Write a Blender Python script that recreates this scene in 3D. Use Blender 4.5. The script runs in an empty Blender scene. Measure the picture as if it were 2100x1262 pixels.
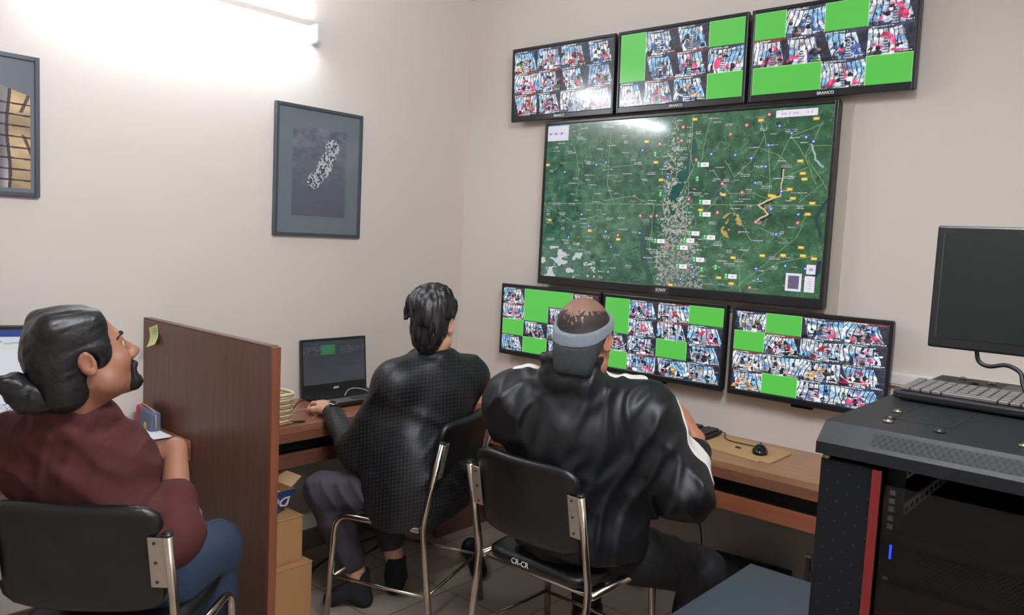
import bpy, bmesh, math, random
import numpy as np
from mathutils import Vector, Matrix, Euler

SC = bpy.context.scene
COL = SC.collection
# ------------------------------------------------------------------ camera
cam_d = bpy.data.cameras.new('camera')
cam = bpy.data.objects.new('camera', cam_d); COL.objects.link(cam)
CAM = Vector((3.1929, -3.1897, 1.565)); YAW, PIT, ROL = 0.718817, -0.0863, 0.047936
_f = Vector((-math.sin(YAW)*math.cos(PIT), math.cos(YAW)*math.cos(PIT), math.sin(PIT)))
_r = Vector((math.cos(YAW), math.sin(YAW), 0)); _u = _r.cross(_f)
_R = _r*math.cos(ROL) + _u*math.sin(ROL); _U = -_r*math.sin(ROL) + _u*math.cos(ROL)
_m = Matrix((_R, _U, -_f)).transposed().to_4x4(); _m.translation = CAM
cam.matrix_world = _m
cam_d.sensor_width = 36.0; cam_d.lens = 36.0*1617.2/2100.0; cam_d.clip_start = 0.05
SC.camera = cam
# ------------------------------------------------------------------ world, exposure
w = bpy.data.worlds.new('world'); SC.world = w; w.use_nodes = True
w.node_tree.nodes['Background'].inputs[0].default_value = (0.6, 0.65, 0.7, 1)
w.node_tree.nodes['Background'].inputs[1].default_value = 0.1
SC.view_settings.view_transform = 'Standard'; SC.view_settings.look = 'None'
SC.view_settings.gamma = 1.0; SC.view_settings.use_curve_mapping = False
SC.view_settings.exposure = 0.0
TUBE = 76.0        # radiance of the fluorescent tube on the left wall
FILL_TUBE = 450.0      # radiance of the unseen ceiling tube added as fill
SCREEN = 1.0       # radiance of a white screen pixel

# ------------------------------------------------------------------ helpers
def lin(c):
    return tuple(((x/255.0)/12.92 if x/255.0 <= 0.04045 else ((x/255.0+0.055)/1.055)**2.4) for x in c)

def mat(name, rgb, rough=0.5, metal=0.0, spec=0.5, noise=None, bump=None, coat=0.0, sheen=0.0, alpha=1.0, stretch=(1, 1, 1), emit=None):
    """principled material; noise=(scale, amount) mottles the colour, bump=(scale, strength)"""
    m = bpy.data.materials.new(name); m.use_nodes = True
    nt = m.node_tree; b = nt.nodes['Principled BSDF']
    c = lin(rgb) + (1,)
    b.inputs['Base Color'].default_value = c; b.inputs['Roughness'].default_value = rough
    b.inputs['Metallic'].default_value = metal; b.inputs['Specular IOR Level'].default_value = spec
    b.inputs['Coat Weight'].default_value = coat; b.inputs['Sheen Weight'].default_value = sheen
    b.inputs['Alpha'].default_value = alpha
    if emit:
        b.inputs['Emission Color'].default_value = lin(emit[0]) + (1,); b.inputs['Emission Strength'].default_value = emit[1]
    tc = nt.nodes.new('ShaderNodeTexCoord'); mp = nt.nodes.new('ShaderNodeMapping')
    mp.inputs['Scale'].default_value = stretch
    nt.links.new(tc.outputs['Object'], mp.inputs['Vector'])
    if noise is None: noise = (9.0, 0.06)
    n = nt.nodes.new('ShaderNodeTexNoise'); n.inputs['Scale'].default_value = noise[0]; n.inputs['Detail'].default_value = 5
    nt.links.new(mp.outputs['Vector'], n.inputs['Vector'])
    mx = nt.nodes.new('ShaderNodeMix'); mx.data_type = 'RGBA'
    a = noise[1]
    mx.inputs[6].default_value = tuple(x*(1-a) for x in c[:3]) + (1,)
    mx.inputs[7].default_value = tuple(min(1, x*(1+a)) for x in c[:3]) + (1,)
    nt.links.new(n.outputs['Fac'], mx.inputs[0]); nt.links.new(mx.outputs[2], b.inputs['Base Color'])
    if bump:
        n2 = nt.nodes.new('ShaderNodeTexNoise'); n2.inputs['Scale'].default_value = bump[0]; n2.inputs['Detail'].default_value = 4
        nt.links.new(mp.outputs['Vector'], n2.inputs['Vector'])
        bp = nt.nodes.new('ShaderNodeBump'); bp.inputs['Strength'].default_value = bump[1]; bp.inputs['Distance'].default_value = 0.01
        nt.links.new(n2.outputs['Fac'], bp.inputs['Height']); nt.links.new(bp.outputs['Normal'], b.inputs['Normal'])
    return m

def wood(name, c1, c2, axis=2, rough=0.35, scale=6.0):
    """laminate with grain running along the given object axis"""
    m = bpy.data.materials.new(name); m.use_nodes = True; nt = m.node_tree; b = nt.nodes['Principled BSDF']
    b.inputs['Roughness'].default_value = rough
    tc = nt.nodes.new('ShaderNodeTexCoord'); mp = nt.nodes.new('ShaderNodeMapping')
    s = [9.0, 9.0, 9.0]; s[axis] = 0.55; mp.inputs['Scale'].default_value = s
    nt.links.new(tc.outputs['Object'], mp.inputs['Vector'])
    n = nt.nodes.new('ShaderNodeTexNoise'); n.inputs['Scale'].default_value = scale; n.inputs['Detail'].default_value = 8; n.inputs['Roughness'].default_value = 0.65
    n.inputs['Distortion'].default_value = 0.6
    nt.links.new(mp.outputs['Vector'], n.inputs['Vector'])
    cr = nt.nodes.new('ShaderNodeValToRGB'); e = cr.color_ramp.elements
    e[0].position = 0.3; e[0].color = lin(c1) + (1,); e[1].position = 0.72; e[1].color = lin(c2) + (1,)
    nt.links.new(n.outputs['Fac'], cr.inputs['Fac']); nt.links.new(cr.outputs['Color'], b.inputs['Base Color'])
    bp = nt.nodes.new('ShaderNodeBump'); bp.inputs['Strength'].default_value = 0.08; bp.inputs['Distance'].default_value = 0.003
    nt.links.new(n.outputs['Fac'], bp.inputs['Height']); nt.links.new(bp.outputs['Normal'], b.inputs['Normal'])
    return m

def dots(name, base, hole, pitch, rad, rough=0.5, axes=(0, 2)):
    """sheet metal with a staggered pattern of punched holes, in object coordinates"""
    spec_ = 0.2
    m = bpy.data.materials.new(name); m.use_nodes = True; nt = m.node_tree; b = nt.nodes['Principled BSDF']
    b.inputs['Specular IOR Level'].default_value = spec_; b.inputs['Roughness'].default_value = rough
    tc = nt.nodes.new('ShaderNodeTexCoord'); sp = nt.nodes.new('ShaderNodeSeparateXYZ'); nt.links.new(tc.outputs['Object'], sp.inputs[0])
    def M(op, a, bb):
        n = nt.nodes.new('ShaderNodeMath'); n.operation = op
        for i, v in enumerate((a, bb)):
            if isinstance(v, (int, float)): n.inputs[i].default_value = v
            elif v is not None: nt.links.new(v, n.inputs[i])
        return n.outputs[0]
    def grid(off):
        u = M('ADD', M('DIVIDE', sp.outputs[axes[0]], pitch), 50+off); v = M('ADD', M('DIVIDE', sp.outputs[axes[1]], pitch), 50+off)
        fu = M('SUBTRACT', M('FRACT', u, None), 0.5); fv = M('SUBTRACT', M('FRACT', v, None), 0.5)
        return M('SQRT', M('ADD', M('MULTIPLY', fu, fu), M('MULTIPLY', fv, fv)), None)
    d = M('MINIMUM', grid(0), grid(0.5))
    k = M('LESS_THAN', d, rad)
    mx = nt.nodes.new('ShaderNodeMix'); mx.data_type = 'RGBA'
    mx.inputs[6].default_value = lin(base) + (1,); mx.inputs[7].default_value = lin(hole) + (1,)
    nt.links.new(k, mx.inputs[0]); nt.links.new(mx.outputs[2], b.inputs['Base Color'])
    bp = nt.nodes.new('ShaderNodeBump'); bp.inputs['Strength'].default_value = 0.6; bp.inputs['Distance'].default_value = 0.002; bp.invert = True
    nt.links.new(k, bp.inputs['Height']); nt.links.new(bp.outputs['Normal'], b.inputs['Normal'])
    return m

def I4(): return Matrix.Identity(4)
def T(x, y, z): return Matrix.Translation((x, y, z))
def RZ(a): return Matrix.Rotation(a, 4, 'Z')
def RX(a): return Matrix.Rotation(a, 4, 'X')
def RY(a): return Matrix.Rotation(a, 4, 'Y')

class MB:
    """collects shapes and links them as ONE mesh object"""
    def __init__(s): s.bm = bmesh.new()
    def _add(s, verts, faces, M=None, mi=0, smooth=False):
        vs = [s.bm.verts.new((M @ Vector(v)) if M else Vector(v)) for v in verts]
        for f in faces:
            try:
                fc = s.bm.faces.new([vs[i] for i in f]); fc.material_index = mi; fc.smooth = smooth
            except ValueError: pass
        return vs
    def box(s, lo, hi, bevel=0.0, M=None, mi=0, seg=2):
        b2 = bmesh.new(); bmesh.ops.create_cube(b2, size=1.0)
        for v in b2.verts:
            v.co = Vector([(lo[i]+hi[i])/2 + v.co[i]*(hi[i]-lo[i]) for i in range(3)])
        if bevel > 0:
            bmesh.ops.bevel(b2, geom=list(b2.edges), offset=bevel, segments=seg, profile=0.5, affect='EDGES')
        b2.verts.index_update()
        s._add([v.co.copy() for v in b2.verts], [[v.index for v in f.verts] for f in b2.faces], M, mi, False)
        b2.free(); return s
    def tube(s, pts, r, n=10, closed=False, M=None, mi=0, cap=True):
        P = [Vector(p) for p in pts]; N = len(P); rings = []; up = None
        for i in range(N):
            a = P[i-1] if (i > 0 or closed) else P[i]; b = P[(i+1) % N] if (i < N-1 or closed) else P[i]
            t = (b-a)
            t = t.normalized() if t.length > 1e-9 else Vector((0, 0, 1))
            if up is None:
                up = t.orthogonal().normalized()
            up = (up - t*up.dot(t))
            up = up.normalized() if up.length > 1e-6 else t.orthogonal().normalized()
            sd = t.cross(up); rr = r[i] if isinstance(r, (list, tuple)) else r
            rings.append([P[i] + (up*math.cos(2*math.pi*k/n) + sd*math.sin(2*math.pi*k/n))*rr for k in range(n)])
        verts = [v for R in rings for v in R]; faces = []
        for i in range(N if closed else N-1):
            j = (i+1) % N
            for k in range(n):
                faces.append([i*n+k, i*n+(k+1) % n, j*n+(k+1) % n, j*n+k])
        if cap and not closed:
            faces.append(list(range(n))[::-1]); faces.append([(N-1)*n+k for k in range(n)])
        s._add(verts, faces, M, mi, True); return s
    def prism(s, poly, z0, z1, M=None, mi=0):
        n = len(poly)
        s._add([(x, y, z0) for x, y in poly] + [(x, y, z1) for x, y in poly],
               [list(range(n))[::-1], [n+i for i in range(n)]] + [[i, (i+1) % n, n+(i+1) % n, n+i] for i in range(n)], M, mi); return s
    def lathe(s, prof, n=20, M=None, mi=0):
        verts = [(r*math.cos(2*math.pi*k/n), r*math.sin(2*math.pi*k/n), z) for r, z in prof for k in range(n)]; faces = []
        for i in range(len(prof)-1):
            for k in range(n): faces.append([i*n+k, i*n+(k+1) % n, (i+1)*n+(k+1) % n, (i+1)*n+k])
        faces.append(list(range(n))[::-1]); faces.append([(len(prof)-1)*n+k for k in range(n)])
        s._add(verts, faces, M, mi, True); return s
    def ball(s, c, r, M=None, mi=0, n=14):
        b2 = bmesh.new(); bmesh.ops.create_uvsphere(b2, u_segments=n, v_segments=n//2+2, radius=1.0)
        rr = r if isinstance(r, (list, tuple)) else (r, r, r)
        for v in b2.verts: v.co = Vector((c[0]+v.co.x*rr[0], c[1]+v.co.y*rr[1], c[2]+v.co.z*rr[2]))
        b2.verts.index_update()
        s._add([v.co.copy() for v in b2.verts], [[v.index for v in f.verts] for f in b2.faces], M, mi, True); b2.free(); return s
    def build(s, name, mats, parent=None, label=None):
        bmesh.ops.recalc_face_normals(s.bm, faces=list(s.bm.faces))
        me = bpy.data.meshes.new(name); s.bm.to_mesh(me); s.bm.free()
        for m in (mats if isinstance(mats, (list, tuple)) else [mats]): me.materials.append(m)
        return link(name, me, parent, label)

def link(name, me, parent=None, label=None):
    o = bpy.data.objects.new(name, me); COL.objects.link(o)
    if parent is not None: o.parent = parent
    if label: o['label'] = label
    return o
def tag(o, label, cat, group=None, kind=None):
    o['label'] = label; o['category'] = cat
    if group: o['group'] = group
    if kind: o['kind'] = kind
    return o
def thing(name, label, cat, loc=(0, 0, 0), rotz=0.0, group=None):
    o = bpy.data.objects.new(name, None); COL.objects.link(o); o.location = loc; o.rotation_euler = (0, 0, rotz)
    o.empty_display_size = 0.05
    return tag(o, label, cat, group)
def struct(o): o['kind'] = 'structure'; return o
def copy_tree(o, parent=None):
    c = o.copy(); COL.objects.link(c)
    if parent is not None: c.parent = parent
    for ch in list(o.children): copy_tree(ch, c)
    return c
def text_mesh(txt, size, depth=0.0006, bold=0.0):
    cu = bpy.data.curves.new('lettering', 'FONT'); cu.body = txt; cu.size = size; cu.extrude = depth; cu.offset = bold
    cu.align_x = 'CENTER'; cu.align_y = 'CENTER'; cu.resolution_u = 3
    o = bpy.data.objects.new('lettering', cu); COL.objects.link(o)
    bpy.context.view_layer.update()
    me = bpy.data.meshes.new_from_object(o.evaluated_get(bpy.context.evaluated_depsgraph_get()))
    bpy.data.objects.remove(o); bpy.data.curves.remove(cu)
    return me
def text_part(name, txt, size, M, m, parent, bold=0.0):
    me = text_mesh(txt, size, bold=bold); me.transform(M); me.materials.clear(); me.materials.append(m)
    return link(name, me, parent)

# ------------------------------------------------------------------ materials
def wall_mat(name, rgb):
    m = mat(name, rgb, 0.75, noise=(1.3, 0.03), bump=(40, 0.02)); return m
M_wall = wall_mat('cream wall paint', (222, 213, 205))
M_ceil = wall_mat('white ceiling paint', (232, 230, 225))
M_part = wood('brown laminate', (94, 64, 52), (116, 82, 68), 2, 0.38)
M_edge = wood('orange brown edge strip', (118, 68, 48), (138, 82, 58), 2, 0.4)
M_top_l = wood('brown desk laminate along the wall', (128, 82, 60), (152, 104, 80), 1, 0.3)
M_top_r = wood('tan desk laminate', (150, 108, 76), (176, 134, 98), 0, 0.28)
M_front_x = wood('desk edge grain in x', (112, 72, 52), (134, 88, 66), 0, 0.4)
M_front_y = wood('desk edge grain in y', (110, 68, 50), (132, 84, 64), 1, 0.4)
M_strip_x = wood('orange strip grain in x', (134, 76, 48), (158, 94, 64), 0, 0.4)
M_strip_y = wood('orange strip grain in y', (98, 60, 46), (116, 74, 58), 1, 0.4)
M_black = mat('black plastic', (24, 25, 27), 0.38, bump=(220, 0.06))
M_black_gloss = mat('glossy black plastic', (18, 19, 21), 0.14)
M_dark = mat('dark grey plastic', (46, 48, 52), 0.45, bump=(220, 0.05))
M_chrome = mat('worn chrome tube', (196, 186, 172), 0.22, metal=1.0, noise=(30, 0.12))
M_plate = mat('zinc plate', (186, 178, 166), 0.42, metal=0.8, noise=(40, 0.1))
M_leather = mat('black leatherette', (17, 18, 20), 0.36, bump=(140, 0.12))
M_white = mat('white lettering', (235, 235, 235), 0.5)
M_screw = mat('steel screw', (150, 140, 120), 0.3, metal=1.0)

# ------------------------------------------------------------------ the room
RX1, RY0, H = 4.5, -4.9, 2.87
def slab(name, lo, hi, m):
    return struct(MB().box(lo, hi).build(name, m))
slab('wall_left', (-0.12, RY0, 0), (0, 0.0, H), M_wall)
slab('wall_right', (-0.12, 0, 0), (RX1, 0.12, H), M_wall)
slab('wall_back', (-0.12, RY0-0.12, 0), (RX1+0.12, RY0, H), M_wall)
slab('wall_far', (RX1, RY0, 0), (RX1+0.12, 0.12, H), M_wall)
slab('ceiling', (-0.12, RY0-0.12, H), (RX1+0.12, 0.12, H+0.1), M_ceil)
# floor: pale tiles with thin joints
mf = mat('floor tile', (170, 160, 148), 0.22, noise=(5, 0.06))
nt = mf.node_tree; b = nt.nodes['Principled BSDF']
br = nt.nodes.new('ShaderNodeTexBrick'); br.offset = 0.0
br.inputs['Color1'].default_value = lin((178, 163, 151)) + (1,); br.inputs['Color2'].default_value = lin((170, 156, 145)) + (1,)
br.inputs['Mortar'].default_value = lin((132, 120, 110)) + (1,)
br.inputs['Scale'].default_value = 1.0; br.inputs['Mortar Size'].default_value = 0.004
br.inputs['Brick Width'].default_value = 0.4; br.inputs['Row Height'].default_value = 0.4
tc = nt.nodes.new('ShaderNodeTexCoord'); nt.links.new(tc.outputs['Object'], br.inputs['Vector'])
nt.links.new(br.outputs['Color'], b.inputs['Base Color'])
slab('floor', (-0.12, RY0-0.12, -0.1), (RX1+0.12, 0.12, 0), mf)
M_base = mat('brown skirting tile', (104, 86, 76), 0.35)
slab('baseboard_left', (0.0, RY0, 0), (0.012, 0.0, 0.10), M_base)
slab('baseboard_right', (0.0, -0.012, 0), (RX1, 0.0, 0.10), M_base)

# ------------------------------------------------------------------ fluorescent battens
M_batten = mat('white enamelled batten', (235, 236, 238), 0.35)
M_tube = mat('lit fluorescent tube', (255, 255, 255), 0.4, emit=((240, 246, 255), TUBE))
M_fill_tube = mat('lit fill tube', (255, 255, 255), 0.4, emit=((243, 247, 255), FILL_TUBE))
M_capm = mat('pale grey lamp holder', (215, 216, 222), 0.4)
def batten(loc, rotz, label, length=1.2, tm=None):
    t = thing('tube_light', label, 'light', loc, rotz)     # local: long axis y, wall at x=0
    L = length/2
    MB().box((0, -L, -0.008), (0.03, L, 0.034), 0.006).build('batten', M_batten, t)
    MB().tube([(0.05, -L+0.035, -0.012), (0.05, L-0.035, -0.012)], 0.014, 14).build('tube', tm or M_tube, t, 'glowing white glass tube')
    for s in (-1, 1):
        MB().box((0.01, s*(L-0.018)-0.018, -0.042), (0.072, s*(L-0.018)+0.018, 0.042), 0.008).build('lamp_holder', M_capm, t)
    return t
batten((0, -1.62, 2.455), 0, 'lit white fluorescent tube light high on the left wall above the island picture')
batten((RX1, -2.9, 2.45), math.pi, 'unseen fill tube light added on the wall behind the viewer, opposite the pictures')  # added out of view as soft fill for the room
t = batten((2.80, -2.25, H), 0, 'unseen fill tube light added on the ceiling above the viewer', tm=M_fill_tube)  # added out of view as the main fill, lighting the room from above
t.rotation_euler = (0, math.pi/2, 0)
# ------------------------------------------------------------------ screens: pictures shown by the displays
rs = np.random.RandomState
def grid_screen(name, img, W, Hh, m, parent, M):
    """a glass panel W x Hh in the local xz plane whose pixels are stored on the mesh; img rows run top to bottom, 0..255 sRGB"""
    h, wd = img.shape[:2]
    xs = np.linspace(-W/2, W/2, wd); zs = np.linspace(Hh/2, -Hh/2, h)
    X, Z = np.meshgrid(xs, zs); co = np.stack([X, np.zeros_like(X), Z], -1).reshape(-1, 3)
    Mn = np.array(M); co = co @ Mn[:3, :3].T + Mn[:3, 3]
    idx = np.arange(h*wd).reshape(h, wd)
    q = np.stack([idx[1:, :-1], idx[1:, 1:], idx[:-1, 1:], idx[:-1, :-1]], -1).reshape(-1, 4)
    me = bpy.data.meshes.new(name)
    me.vertices.add(len(co)); me.vertices.foreach_set('co', co.astype(np.float32).ravel())
    me.loops.add(q.size); me.loops.foreach_set('vertex_index', q.ravel().astype(np.int32))
    me.polygons.add(len(q)); me.polygons.foreach_set('loop_start', np.arange(0, q.size, 4, dtype=np.int32))
    me.update(calc_edges=True); me.validate()
    s = np.clip(img.reshape(-1, 3)/255.0, 0, 1)
    l = np.where(s <= 0.04045, s/12.92, ((s+0.055)/1.055)**2.4)
    at = me.color_attributes.new('picture', 'FLOAT_COLOR', 'POINT')
    at.data.foreach_set('color', np.concatenate([l, np.ones((len(l), 1))], 1).astype(np.float32).ravel())
    me.materials.append(m)
    return link(name, me, parent)
def screen_mat(name, strength, rough, spec=0.5):
    m = bpy.data.materials.new(name); m.use_nodes = True; nt = m.node_tree; b = nt.nodes['Principled BSDF']
    a = nt.nodes.new('ShaderNodeVertexColor'); a.layer_name = 'picture'
    b.inputs['Base Color'].default_value = (0.012, 0.012, 0.014, 1); b.inputs['Roughness'].default_value = rough
    b.inputs['Specular IOR Level'].default_value = spec
    nt.links.new(a.outputs['Color'], b.inputs['Emission Color']); b.inputs['Emission Strength'].default_value = strength
    return m
def print_mat(name, rough=0.15):
    m = bpy.data.materials.new(name); m.use_nodes = True; nt = m.node_tree; b = nt.nodes['Principled BSDF']
    a = nt.nodes.new('ShaderNodeVertexColor'); a.layer_name = 'picture'
    nt.links.new(a.outputs['Color'], b.inputs['Base Color']); b.inputs['Roughness'].default_value = rough
    return m
M_scr = screen_mat('lit panel, fine matte glass', SCREEN, 0.16)
M_scr_big = screen_mat('lit panel, glossy glass', SCREEN*0.9, 0.10)

def vnoise(h, wd, cells, rng, asp=1.0):
    """smooth value noise 0..1"""
    ny, nx = max(2, int(cells)), max(2, int(cells*asp))
    g = rng.rand(ny+2, nx+2); y = np.linspace(0, ny, h, endpoint=False); x = np.linspace(0, nx, wd, endpoint=False)
    yi, xi = y.astype(int), x.astype(int); fy = (y-yi)[:, None]; fx = (x-xi)[None]
    fy = fy*fy*(3-2*fy); fx = fx*fx*(3-2*fx)
    return (g[yi][:, xi]*(1-fy)*(1-fx)+g[yi][:, xi+1]*(1-fy)*fx+g[yi+1][:, xi]*fy*(1-fx)+g[yi+1][:, xi+1]*fy*fx)
def fbm(h, wd, cells, rng, oct=4, asp=1.0):
    o = np.zeros((h, wd)); a = 1; t = 0
    for k in range(oct):
        o += a*vnoise(h, wd, cells*2**k, rng, asp); t += a; a *= 0.55
    return o/t
SEATS = [(236, 62, 110), (190, 40, 60), (214, 84, 130), (120, 50, 56), (60, 80, 140), (196, 148, 90), (150, 36, 44), (90, 100, 120)]
def feed(h, wd, rng, seat=None):
    """one surveillance picture: the inside of a bus with bright windows, seats, passengers"""
    Y, X = np.mgrid[0:h, 0:wd].astype(float); u = X/wd; v = Y/h
    cx = 0.5+rng.uniform(-.12, .12)
    bend = (u-cx)*(v-0.3)*rng.uniform(-.7, .3)+0.03*np.sin(5*v+rng.rand()*6)
    n = vnoise(h, wd, 4, rng)
    bars = np.sin((u+bend)*rng.uniform(44, 62)+3*n+rng.rand()*6)
    lum = np.where(bars > -.74, 1.0, .42)*(0.86+.2*vnoise(h, wd, 7, rng))
    im = np.array([228, 238, 252.])*lum[..., None]
    hue = vnoise(h, wd, 4, rng, .8); k = hue > .60; im[k] = im[k]*np.array([.66, .84, .98])
    st = vnoise(h, wd, 5, rng, 5.0); im[(st < .17) & (v > .12)] = (44, 52, 84)             # pillars, rails
    a = rng.uniform(.0, .25)
    if rng.rand() < .6: im[(u > .80+.22*v-a*.4)] = (48, 50, 66)
    if rng.rand() < .5: im[(u < .10+a*(v-.4))] = (52, 54, 72)
    im[(v > .86) & (np.abs(u-cx) > .22)] *= .45
    top = .10+.04*np.cos(5*(u-cx)); im[v < top] = (64, 66, 86) if rng.rand() < .72 else (128, 66, 60)
    c = np.array(SEATS[rng.randint(len(SEATS))] if seat is None else seat, float)
    tri = np.abs(u-cx)/(0.05+0.50*(v-.2)+1e-6); sc_ = vnoise(h, wd, 8, rng, 1.2)
    k = (v > .26) & (tri < 1) & (v < .90) & (sc_ > .54)
    im[k] = im[k]*0.12+(c*(0.62+0.62*vnoise(h, wd, 9, rng)[..., None]))[k]
    k = (v > .26) & (tri < 1.1) & (v < .92) & (sc_ < .26); im[k] = (40, 40, 56)
    aisle = (v > .40) & (np.abs(u-cx) < 0.025+.10*(v-.4)); im[aisle] = (196, 202, 216); im[aisle & (np.sin(v*70) > .3)] = (70, 76, 96)
    for _ in range(rng.randint(2, 6)):                         # heads and shoulders
        px, py = rng.uniform(.1, .9), rng.uniform(.3, .85); r = rng.uniform(.025, .05)*(0.6+py)
        hd = ((u-px)/r)**2+((v-py)/(r*1.5))**2 < 1
        bd = (((u-px)/(r*1.6))**2+((v-py-r*2.8)/(r*1.9))**2 < 1)
        cloth = [(40, 42, 58), (40, 42, 58), (64, 88, 160), (92, 60, 70), (230, 234, 244), (226, 232, 246), (70, 130, 70), (190, 84, 110)][rng.randint(8)]
        im[bd] = cloth; im[hd] = [(34, 32, 40), (34, 32, 40), (160, 122, 108)][rng.randint(3)]
    if rng.rand() < .18:                                       # handrail arc
        rr = np.hypot((u-cx)/.40, (v-.40)/.40); im[(np.abs(rr-1) < .035) & (v > .5)] = (244, 246, 255)
    j = rng.rand(h, wd)                                        # time stamps
    im[(v > .035) & (v < .08) & (u > .05) & (u < .55) & (j > .5)] = (240, 240, 250)
    im[(v > .90) & (v < .945) & (u > .70) & (u < .95) & (j > .4)] = (240, 240, 250)
    im *= ((0.85+.3*vnoise(h, wd, 24, rng, 1.3))*(0.66+.56*vnoise(h, wd, 9, rng, 1.2)))[..., None]
    b_ = im.copy()
    for ax in (0, 1): b_ = (np.roll(b_, 1, ax)+b_+np.roll(b_, -1, ax))/3
    fine = rng.rand(h, wd, 1)*46-23
    return np.clip(b_+1.35*(im-b_)+fine, 0, 255)
GREEN = np.array([88, 192, 76.])
def wall_of_feeds(h, wd, rows, cols, green, seed, cb=None, rb=None, seats=None):
    rng = rs(seed); im = np.zeros((h, wd, 3))+30
    cb = cb or [i/cols for i in range(cols+1)]; rb = rb or [i/rows for i in range(rows+1)]
    for r in range(rows):
        for c in range(cols):
            y0, y1 = int(rb[r]*h), int(rb[r+1]*h); x0, x1 = int(cb[c]*wd), int(cb[c+1]*wd)
            if (r, c) in green: im[y0:y1, x0:x1] = GREEN
            else: im[y0:y1, x0:x1] = feed(y1-y0, x1-x0, rng, (seats or {}).get((r, c)))
    for (r, c) in green:                                        # bright hairline round the empty windows
        y0, y1 = int(rb[r]*h), int(rb[r+1]*h)-1; x0, x1 = int(cb[c]*wd), int(cb[c+1]*wd)-1
        L = (190, 236, 170); D = (18, 120, 40)
        for (rr, cc, sl) in ((r-1, c, np.s_[y0, x0:x1+1]), (r+1, c, np.s_[y1, x0:x1+1]), (r, c-1, np.s_[y0:y1+1, x0]), (r, c+1, np.s_[y0:y1+1, x1])):
            if (rr, cc) not in green: im[sl] = L if sl[0] != y1 else D
    return im

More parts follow.
